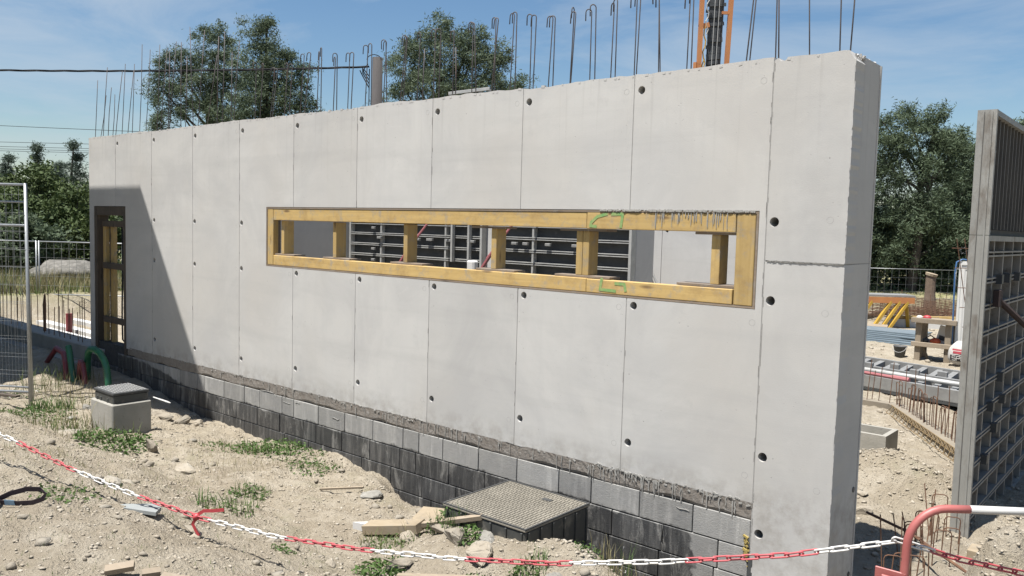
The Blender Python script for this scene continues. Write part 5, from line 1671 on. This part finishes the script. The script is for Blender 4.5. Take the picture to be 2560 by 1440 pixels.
# colour changes where the photograph shows them
first = sum((Vector(CH[i + 1]) - Vector(CH[i])).length for i in range(3))
SEG = .508 * 1.3
hang(CH, 0, lambda s: LR if int((s - first + 10 * SEG) // SEG) % 2 == 0 else LW)
hang(CH2, 0, lambda s: LW if s < .17 else LR)
tape = thing('warning_tape', (8.1, -3.06, 0), 'red plastic tape knotted on the chain with fluttering ends', 'tape')
def ribbon(name, pts, w, mat, parent, n=(0, 0, 1)):
    mb = MB()
    P = [Vector(p) for p in pts]
    N = Vector(n)
    vs = []
    for i, p in enumerate(P):
        d = (P[min(i + 1, len(P) - 1)] - P[max(0, i - 1)]).normalized()
        s = (N - d * N.dot(d)).normalized()
        m_ = d.cross(s).normalized() * .0012
        vs += [p - s * w / 2 - m_, p + s * w / 2 - m_, p + s * w / 2 + m_, p - s * w / 2 + m_]
    fs = []
    for i in range(len(P) - 1):
        for k in range(4):
            fs.append((i * 4 + k, i * 4 + (k + 1) % 4, i * 4 + 4 + (k + 1) % 4, i * 4 + 4 + k))
    fs += [(0, 1, 2, 3), tuple(len(vs) - 4 + k for k in (3, 2, 1, 0))]
    return mb.add(vs, fs).build(name, mat, parent)
ribbon('tape_end', [(8.080, -3.058, -0.006), (8.132, -3.032, 0.033), (8.197, -2.993, 0.040), (8.262, -2.954, 0.053)], .024, M['red_tape'], tape)
ribbon('tape_end', [(8.080, -3.058, -0.019), (8.054, -3.071, -0.071), (8.073, -3.058, -0.116), (8.093, -3.045, -0.149)], .022, M['red_tape'], tape, (.76, .6, 0))
lump('knot', (8.080, -3.058, -0.015), (.026, .026, .026), M['red_tape'], tape, 2, 2, .3)

br = thing('crowd_barrier', (12.9, -1.3, -.4), 'red and white tubular steel barrier with rounded corner holding the chain', 'barrier')
bu = Vector((.765, .642, .0))
b0 = Vector((12.312, -1.755, 0))
def bp(a, z):
    return (b0.x + bu.x * a, b0.y + bu.y * a, z)
TR = .020
zt = .768
zg = gz(b0.x, b0.y) - .05
corner = [bp(.015 + .18 * (1 - math.cos(t)), zt - .195 + .195 * math.sin(t)) for t in [math.pi / 2 * i / 8 for i in range(9)]]
rb = MB().tube([bp(-.012, zg), bp(0.005, .2)] + corner + [bp(.305, zt)], TR, 10).build('red_bend', M['barrier_red'], br, True)
MB().tube([bp(.305, zt), bp(.685, zt - .005)], TR * .97, 10).build('white_rail', M['barrier_white'], br, True)
MB().tube([bp(.685, zt - .005), bp(1.15, zt - .01)], TR, 10).build('red_rail', M['barrier_red'], br, True)
MB().tube([bp(1.15, zt - .01), bp(1.55, zt - .012)], TR * .97, 10).build('white_rail', M['barrier_white'], br, True)
MB().tube([bp(1.55, zt - .012), bp(1.7, zt - .06), bp(1.75, zt - .2), bp(1.75, zg)], TR, 10).build('red_bend', M['barrier_red'], br, True)
MB().tube([bp(-.01, .1), bp(1.75, .08)], TR * .8, 8).build('lower_rail', M['barrier_white'], br, True)
MB().bbox((b0.x - .08, b0.y - .05, .345), (b0.x + .055, b0.y - .035, .43), .003).build('hook_plate', M['barrier_red'], rb)
MB().bbox((b0.x - .12, b0.y - .012, .36), (b0.x + .02, b0.y - .002, .45), .003).build('hook_plate', M['barrier_red'], rb)
for a in (0, 1.75):
    MB().beam(bp(a - .01, zg + .03), (bp(a, 0)[0] + .18, bp(a, 0)[1] - .22, zg + .03), .03, .03).build('foot', M['barrier_red'], br)
    MB().beam(bp(a - .01, zg + .03), (bp(a, 0)[0] - .18, bp(a, 0)[1] + .22, zg + .03), .03, .03).build('foot', M['barrier_red'], br)

# ------------------------------------------------------------------ odds and ends on the ground
def plank(name, A, B, w, h, mat, label, lift=.5, roll=0):
    a = Vector((A[0], A[1], gz(*A) + h * lift + (A[2] if len(A) > 2 else 0)))
    b = Vector((B[0], B[1], gz(*B) + h * lift + (B[2] if len(B) > 2 else 0)))
    up = Matrix.Rotation(roll, 3, (b - a).normalized()) @ Vector((0, 0, 1))
    return tag(MB().beam(a, b, w, h, up).build(name, M[mat]), label, 'wood')
def gz3(x, y): return gz(x, y)
_g0 = ground_h
def plank2(name, A, B, w, h, mat, label, lift=.5, roll=0, za=0, zb=0):
    a = Vector((A[0], A[1], gz(*A) + h * lift + za))
    b = Vector((B[0], B[1], gz(*B) + h * lift + zb))
    up = Matrix.Rotation(roll, 3, (b - a).normalized()) @ Vector((0, 0, 1))
    return tag(MB().beam(a, b, w, h, up).build(name, M[mat]), label, 'wood')
plank2('timber_offcut', (7.98, -1.44), (8.52, -1.32), .14, .075, 'fresh_wood', 'thick pale timber offcut lying beside the black chamber', .5, .1, .02, .03)
plank2('timber_offcut', (8.22, -1.06), (8.62, -1.10), .16, .05, 'fresh_wood', 'flat pale board tilted against the thick offcut', .6, .5, .06, .04)
plank2('timber_offcut', (8.47, -1.30), (9.05, -1.16), .05, .035, 'grey_wood', 'narrow grey batten propped in front of the black chamber', .6, .2, .05, .10)
plank2('wood_stick', (6.75, -1.02), (7.18, -.82), .02, .018, 'grey_wood', 'thin brown stick lying in the open dirt near the wall', .4, .2, .01, .05)
plank2('wood_stick', (9.05, -2.05), (9.62, -1.82), .035, .03, 'grey_wood', 'grey stick poking out under the chain', .5, .2, .0, .06)
plank2('timber_offcut', (8.66, -3.93), (8.74, -3.80), .05, .035, 'grey_wood', 'short upright wood scrap in the foreground dirt', .6, .4, .02, .05)
plank2('timber_offcut', (8.83, -3.80), (8.87, -3.71), .045, .03, 'grey_wood', 'small wood scrap between two larger scraps in the foreground', .6, .3, .02, .03)
plank2('timber_offcut', (8.90, -3.72), (9.16, -3.52), .06, .025, 'grey_wood', 'flat wood scrap at the right of the foreground scraps', .6, .1, .02, .02)
def shard(pts, th, mat, label, name='flat_shard'):
    """thin flat piece lying on the dirt"""
    cx_, cy_ = sum(p[0] for p in pts) / len(pts), sum(p[1] for p in pts) / len(pts)
    z = gz(cx_, cy_)
    mb = MB()
    n = len(pts)
    mb.v = [(p[0], p[1], z + .0 + rnd.uniform(-.002, .004)) for p in pts] + [(p[0], p[1], z + th + .02) for p in pts]
    mb.f = [tuple(range(n))[::-1], tuple(range(n, 2 * n))] + [(i, (i + 1) % n, n + (i + 1) % n, n + i) for i in range(n)]
    return tag(mb.build(name, M[mat]), label, 'shard')
shard([(7.42, -3.36), (7.78, -3.20), (7.70, -3.12), (7.60, -3.12), (7.46, -3.26)], .006, 'slate', 'flat blue-grey shard lying below the chain')
shard([(7.86, -1.50), (7.99, -1.46), (7.97, -1.38)], .05, 'white_foam', 'white triangular scrap at the end of the thick offcut', 'white_scrap')
shard([(6.15, -4.05), (6.9, -4.1), (7.0, -3.95), (6.55, -3.86)], .01, 'slate', 'long grey slab fragment below the black bag')
sb = thing('shoulder_bag', (7.1, -4.05, .02), 'black bag with a looped dark strap lying at the yard edge', 'bag')
bz_ = gz(7.35, -3.95)
lump('bag_body', (7.20, -4.10, gz(7.2, -4.1) + .055), (.11, .085, .075), M['black_cloth'], sb, 9, 3, .15, .7)
ST = [(7.26, -4.03, .045), (7.31, -3.965, .085), (7.37, -3.885, .11), (7.435, -3.825, .11), (7.475, -3.805, .085), (7.485, -3.83, .055), (7.45, -3.88, .035), (7.38, -3.945, .028), (7.28, -4.02, .03)]
ribbon('strap', [(x, y, bz_ + z) for x, y, z in ST], .036, M['webbing'], sb, (.15, -.2, 1))
ribbon('strap_tag', [(x + .004, y - .006, bz_ + z + .004) for x, y, z in ((7.31, -3.997, .03), (7.335, -3.978, .03), (7.365, -3.956, .03))], .038, M['blue_tag'], sb, (.15, -.2, 1))

# rocks one can point at
ROCKS = [(8.78,-1.33,.12,'stone','pale stone below the narrow grey batten'),(8.50,-1.42,.10,'stone','pale angular stone under the thick offcut'),(9.05,-1.45,.14,'stone','tilted tan slab of stone in front of the black chamber'),(9.22,-1.28,.10,'stone_grey','rounded white stone at the front corner of the black chamber'),
 (9.40,-1.55,.13,'stone','pale stone in the rubble below the black chamber'),(10.12,-1.62,.20,'stone_grey','big grey-white boulder on the mound behind the chain'),(9.80,-1.85,.13,'stone_grey','grey stone lying just above the red part of the chain'),(9.55,-1.98,.09,'stone','square pale stone under the chain'),(9.95,-1.95,.10,'stone','pale stone at the foot of the big boulder'),
 (7.30,-.82,.13,'stone_grey','flat round grey stone lying in the open dirt'),(4.42,-1.58,.10,'stone','upright reddish stone right of the leafy weeds'),(2.45,-.52,.13,'stone','brown stone nearest the shaded wall foot'),(2.62,-.50,.10,'stone','rounded stone beside the brown one at the wall foot'),(2.85,-.42,.13,'stone','pale rounded stone at the edge of the wall shadow'),(3.1,-.30,.09,'stone','small stone at the foot of the black blocks'),
 (3.55,-2.1,.14,'stone','flat pale stone in the grass left of the chamber'),(5.4,-1.72,.12,'stone','flat pale stone set in the path'),(2.2,-1.55,.10,'stone_grey','tilted grey stone behind the weeds'),(1.7,-1.15,.09,'stone_grey','small round stone by the studded chamber'),(6.35,-2.75,.08,'stone','dark brown clod above the chain'),
 (10.98,2.2,.09,'stone','stone lying right of the wall end'),(10.85,2.55,.07,'stone','smaller stone behind the one by the wall end'),(8.95,-1.95,.10,'stone','half buried stone under the white part of the chain'),(7.95,-2.35,.07,'stone','lone stone in the middle of the yard'),(7.9,-3.0,.06,'stone','small stone right of the flat shard'),(8.05,-3.05,.08,'stone','stone touching the small stone by the shard'),
 (6.6,-3.0,.12,'stone','flat buried stone left of the flat shard'),(8.6,-2.3,.06,'stone','small stone below the knotted tape'),(9.1,-2.6,.07,'stone','stone near the lower edge of the yard'),(8.55,-.95,.10,'stone_grey','pale stone against the dark blocks by the flat board')]
for i, (x, y, s, m_, lab) in enumerate(ROCKS):
    sx, sy, sz = s * rnd.uniform(.9, 1.3), s * rnd.uniform(.7, 1.0), s * rnd.uniform(.45, .75)
    if 'flat' in lab: sz = s * .35
    if 'upright' in lab: sz, sx = s * 1.2, s * .7
    bm = bmesh.new()
    for q in range(15):
        d = Vector((rnd.gauss(0, 1), rnd.gauss(0, 1), rnd.gauss(0, 1))).normalized() * rnd.uniform(.8, 1.15)
        bm.verts.new((d.x * sx, d.y * sy, d.z * sz))
    hull = bmesh.ops.convex_hull(bm, input=bm.verts[:])
    bmesh.ops.delete(bm, geom=list({g for g in hull['geom_interior'] + hull['geom_unused'] if isinstance(g, bmesh.types.BMVert)}), context='VERTS')
    bmesh.ops.bevel(bm, geom=bm.edges[:], offset=s * .07, segments=1, affect='EDGES')
    bmesh.ops.subdivide_edges(bm, edges=bm.edges[:], cuts=1, use_grid_fill=True)
    for q in bm.verts:
        q.co += Vector((rnd.gauss(0, 1), rnd.gauss(0, 1), rnd.gauss(0, 1))) * s * .018
    me_ = bpy.data.meshes.new('loose_rock')
    bm.to_mesh(me_)
    bm.free()
    o = link('loose_rock', me_, M[m_])
    o.location = (x, y, gz(x, y) + sz * .38)
    o.rotation_euler = (rnd.uniform(-.3, .3), rnd.uniform(-.3, .3), rnd.uniform(0, 6))
    tag(o, lab, 'rock', 'loose rocks in the yard')
    o.data.polygons.foreach_set('use_smooth', [False] * len(o.data.polygons))

# countless small stones and clods: one scattered mass
bm = bmesh.new()
bmesh.ops.create_icosphere(bm, subdivisions=1, radius=1)
BV = np.array([v.co[:] for v in bm.verts])
BF = np.array([[v.index for v in f.verts] for f in bm.faces])
bm.free()
def scatter(n, xr, yr, smin, smax, power, name, mat, label, keep=None):
    x = nrs.uniform(*xr, n); y = nrs.uniform(*yr, n)
    if keep is not None:
        k = keep(x, y); x, y = x[k], y[k]
    n = len(x)
    s = smin + (smax - smin) * nrs.uniform(0, 1, n) ** power
    z = ground_h(x, y) + s * .22
    ang = nrs.uniform(0, 6.28, n)
    V = np.repeat(BV[None], n, 0) * (1 + nrs.uniform(-.5, .5, (n, len(BV), 3)))
    V = V * np.stack([s * nrs.uniform(.8, 1.6, n), s * nrs.uniform(.6, 1.1, n), s * nrs.uniform(.35, .8, n)], 1)[:, None, :]
    c, sn = np.cos(ang)[:, None], np.sin(ang)[:, None]
    X = V[:, :, 0] * c - V[:, :, 1] * sn; Y = V[:, :, 0] * sn + V[:, :, 1] * c
    V = np.stack([X + x[:, None], Y + y[:, None], V[:, :, 2] + z[:, None]], 2).reshape(-1, 3)
    F = (BF[None] + (np.arange(n) * len(BV))[:, None, None]).reshape(-1, 3)
    o = link(name, np_mesh(name, V, F), M[mat])
    tag(o, label, 'stones', kind='stuff')
M['pebble'] = pm('dusty_pebbles', (.47, .415, .325), (.38, .325, .25), 9, 1, .4, .006, 60, c3=(.55, .50, .415), scale3=14, f3=(.52, .62))
yard = lambda x, y: ~((x > 8.55) & (x < 9.58) & (y > -1.25) & (y < -.25)) & ~((x > 2.85) & (x < 3.55) & (y > -1.68) & (y < -1.1)) & (np.hypot(x - .62, y + 2.15) > 1.0)
scatter(19000, (1.6, 12.6), (-4.9, -.05), .003, .017, 2.6, 'gravel', 'pebble', 'countless pebbles and clods strewn over the yard', yard)
scatter(260, (1.6, 12.6), (-4.6, -.1), .015, .055, 3.2, 'rubble', 'stone', 'scattered fist-sized rubble over the yard', yard)
scatter(3000, (9.2, 12.2), (.7, 6.5), .004, .03, 4.5, 'rubble', 'pebble', 'loose rubble over the earth right of the wall')
heap = lambda x, y: nrs.uniform(0, 1, len(x)) < np.exp(-((x - 10.95) / .9) ** 2 - ((y - 3.25) / .55) ** 2) + np.exp(-((x - 12.5) / .5) ** 2 - ((y + .15) / .6) ** 2) + np.exp(-((x - 9.95) / .5) ** 2 - ((y + 1.3) / .4) ** 2)
scatter(20000, (9.0, 13.8), (-2.2, 4.5), .005, .019, 2.4, 'heap_clods', 'pebble', 'clods covering the soil heaps', heap)
scatter(1500, (-2, 12), (6, 22), .01, .07, 3, 'rubble', 'pebble', 'loose stones over the ground behind the wall')

# ------------------------------------------------------------------ weeds and grass
def blades(cx, cy, n, r, hmin, hmax, w, lean=.5):
    V, F = [], []
    for i in range(n):
        a, d = rnd.uniform(0, 6.28), r * math.sqrt(rnd.random())
        x, y = cx + d * math.cos(a), cy + d * math.sin(a)
        z = gz(x, y) - .008
        h = rnd.uniform(hmin, hmax)
        th = rnd.uniform(0, 6.28)
        l = lean * rnd.uniform(.2, 1) * h
        dx, dy = l * math.cos(th), l * math.sin(th)
        px_, py_ = -math.sin(th) * w, math.cos(th) * w
        b = len(V)
        V += [(x - px_, y - py_, z), (x + px_, y + py_, z), (x + dx * .35 + px_ * .8, y + dy * .35 + py_ * .8, z + h * .6), (x + dx * .35 - px_ * .8, y + dy * .35 - py_ * .8, z + h * .6), (x + dx, y + dy, z + h)]
        F += [(b, b + 1, b + 2), (b, b + 2, b + 3), (b + 3, b + 2, b + 4)]
    return V, F
def leafy(cx, cy, n, r, h, s):
    V, F = [], []
    for i in range(n):
        a, d = rnd.uniform(0, 6.28), r * math.sqrt(rnd.random())
        x, y = cx + d * math.cos(a), cy + d * math.sin(a)
        z = gz(x, y) + rnd.random() ** 1.3 * h * (1 - (d / r) ** 2 * .6)
        u = Vector((rnd.gauss(0, 1), rnd.gauss(0, 1), rnd.gauss(.2, .5))).normalized()
        v = u.cross(Vector((rnd.gauss(0, 1), rnd.gauss(0, 1), rnd.gauss(0, 1)))).normalized()
        ss_ = s * rnd.uniform(.5, 1.3)
        p = Vector((x, y, z))
        b = len(V)
        V += [p - u * ss_, p + v * ss_ * .45, p + u * ss_, p - v * ss_ * .45]
        F += [(b, b + 1, b + 2), (b, b + 2, b + 3)]
    return V, F
def weed(cx, cy, lab, parts, group='weed clumps in the yard'):
    t = thing('weed_clump', (cx, cy, gz(cx, cy)), lab, 'weed', group)
    for (kind, args, mat) in parts:
        V, F = blades(*args) if kind == 'b' else leafy(*args)
        me = bpy.data.meshes.new('blades' if kind == 'b' else 'leaves')
        me.from_pydata(V, [], F)
        tag(link('blades' if kind == 'b' else 'leaves', me, M[mat], t), kind='stuff')
weed(5.0, -.45, 'largest green leafy weed patch near the wall foot', [('l', (5.0, -.42, 700, .42, .18, .022), 'weed'), ('l', (5.45, -.38, 300, .35, .10, .02), 'weed'), ('b', (4.9, -.45, 120, .5, .05, .2, .004), 'grass')])
weed(4.55, -.62, 'thin low weeds left of the largest weed patch', [('l', (4.55, -.62, 260, .42, .06, .018), 'weed'), ('b', (4.6, -.6, 100, .4, .03, .1, .003), 'grass')])
weed(6.0, -.52, 'low sprawling weeds between the weed patch and the crest', [('l', (6.0, -.55, 260, .30, .06, .02), 'weed'), ('b', (6.0, -.5, 80, .3, .03, .12, .003), 'grass')])
weed(4.0, -1.78, 'dark green leafy weeds in front of the studded chamber', [('l', (4.0, -1.80, 800, .42, .18, .026), 'weed'), ('b', (3.5, -1.85, 140, .5, .05, .18, .004, .9), 'grass'), ('b', (3.3, -1.8, 26, .4, .15, .45, .0035, .9), 'straw')])
weed(3.25, -1.95, 'tall thin grass left of the studded chamber', [('b', (3.15, -1.95, 150, .55, .04, .16, .0035, .9), 'grass'), ('b', (3.1, -1.9, 40, .5, .1, .36, .003, .9), 'straw')])
weed(1.55, -1.55, 'bushy grass at the edge of the round slab', [('b', (1.5, -1.55, 240, .30, .05, .2, .005, .9), 'weed'), ('b', (1.3, -1.4, 50, .4, .12, .4, .003, .9), 'straw'), ('l', (1.9, -1.75, 260, .35, .1, .02), 'weed')])
weed(2.1, -1.95, 'low green weeds before the round slab', [('l', (2.0, -2.05, 380, .5, .07, .02), 'weed'), ('b', (2.3, -1.9, 180, .5, .04, .14, .003), 'grass')])
weed(6.75, -2.10, 'grass tuft behind the knotted tape', [('b', (6.85, -2.08, 80, .26, .03, .13, .004, 1.1), 'grass'), ('b', (6.85, -2.1, 70, .3, .03, .14, .004, 1.1), 'weed'), ('l', (6.85, -2.1, 120, .28, .05, .016), 'weed')])
weed(6.45, -1.62, 'small weed tuft above the grass tuft', [('l', (6.45, -1.62, 240, .2, .08, .018), 'weed'), ('b', (6.45, -1.6, 70, .2, .04, .14, .003), 'grass')])
weed(8.35, -1.58, 'grass clump in front of the thick offcut', [('b', (8.4, -1.55, 130, .24, .03, .11, .003, 1.1), 'grass'), ('b', (8.3, -1.5, 40, .25, .05, .16, .003, 1.0), 'straw'), ('l', (8.4, -1.55, 160, .2, .08, .014), 'weed')])
weed(8.78, -1.02, 'thin weeds beside the black chamber wall', [('b', (8.75, -1.24, 120, .14, .06, .22, .003), 'weed'), ('l', (8.7, -1.22, 240, .16, .2, .014), 'weed')])
weed(9.05, -1.30, 'green weeds growing between rocks below the chamber', [('l', (9.1, -1.38, 220, .13, .12, .022), 'weed')])
weed(9.75, -1.62, 'green tuft left of the big boulder on the mound', [('b', (9.86, -1.55, 110, .13, .04, .13, .003, 1.0), 'weed'), ('l', (9.82, -1.58, 160, .13, .09, .016), 'weed')])
weed(10.25, -1.12, 'dry stems with white flowers on the mound crest', [('b', (10.3, -1.05, 70, .22, .08, .24, .003), 'straw'), ('l', (10.1, -1.1, 120, .16, .06, .014), 'weed')])
weed(8.85, -2.02, 'leafy weeds just under the white part of the chain', [('l', (8.85, -2.05, 380, .2, .09, .022), 'weed')])
weed(9.35, -2.02, 'broad-leaved seedlings under the chain', [('l', (9.35, -2.05, 200, .14, .07, .022), 'weed')])
weed(9.9, -2.05, 'yellow-green weeds at the foot of the big boulder', [('l', (10.0, -1.85, 200, .16, .07, .02), 'weed'), ('l', (9.6, -1.8, 160, .14, .06, .016), 'weed')])
weed(7.0, -3.55, 'sparse weed seedlings beside the bag strap', [('l', (7.1, -3.5, 120, .22, .05, .016), 'weed'), ('b', (7.0, -3.3, 40, .3, .03, .1, .003), 'grass')])
weed(7.25, -3.75, 'small seedlings below the bag strap', [('l', (7.3, -3.72, 110, .16, .05, .016), 'weed')])
weed(8.2, -2.55, 'small dark weed in the middle of the yard', [('l', (8.3, -2.5, 90, .1, .06, .016), 'weed')])
weed(.6, -.95, 'dry overhanging grass in the shade of the ducts', [('b', (.5, -.85, 160, .5, .08, .3, .003, .9), 'straw'), ('b', (-.2, -.9, 200, .6, .08, .3, .004, .9), 'grass'), ('b', (1.5, -.75, 120, .4, .05, .2, .003), 'grass')])
weed(.05, -1.5, 'small white-flowered weeds under the fence rail', [('l', (.2, -1.45, 160, .25, .18, .016), 'weed'), ('l', (.2, -1.45, 26, .22, .3, .022), 'flower')])
weed(10.32, -.95, 'two white flowers standing before the black blocks', [('l', (10.3, -1.0, 14, .05, .34, .022), 'flower'), ('b', (10.3, -1.0, 14, .05, .2, .32, .002), 'weed')])
# thin scattered grass over the yard: one mass
def grass_mass(name, n, xr, yr, h0, h1, w, mat, label, thr=.08, seed=40, sc=.9):
    x = nrs.uniform(*xr, n); y = nrs.uniform(*yr, n)
    k = (fbm(x * sc, y * sc, seed, 3) > thr) & yard(x, y)
    x, y = x[k], y[k]
    n = len(x)
    z = ground_h(x, y) - .006
    h = nrs.uniform(h0, h1, n); th = nrs.uniform(0, 6.28, n); l = h * nrs.uniform(.1, .7, n)
    dx, dy = l * np.cos(th), l * np.sin(th); px_, py_ = -np.sin(th) * w, np.cos(th) * w
    V = np.stack([np.stack([x - px_, y - py_, z], 1), np.stack([x + px_, y + py_, z], 1), np.stack([x + dx, y + dy, z + h], 1)], 1).reshape(-1, 3)
    tag(link(name, np_mesh(name, V, np.arange(3 * n).reshape(-1, 3)), M[mat]), label, 'grass', kind='stuff')
grass_mass('sparse_grass', 9000, (1.5, 12), (-4.6, -.2), .012, .05, .0022, 'grass', 'sparse short grass over the yard', .16)
grass_mass('sparse_grass', 5000, (1.5, 6), (-3.4, -.6), .02, .10, .0022, 'straw', 'sparse dry grass over the left of the yard', .1, 60)
grass_mass('meadow_grass', 16000, (-26, -10.2), (-1, 14), .12, .5, .012, 'grass', 'rough meadow grass beyond the left footing', -.2, 70)
grass_mass('meadow_grass', 9000, (-18, -10.2), (1, 9), .2, .6, .012, 'straw', 'dry seeding grass beyond the left footing', .0, 75)
grass_mass('meadow_grass', 7000, (0, 12), (24, 32), .05, .3, .008, 'grass', 'low grass before the right-hand pines', .0, 80)
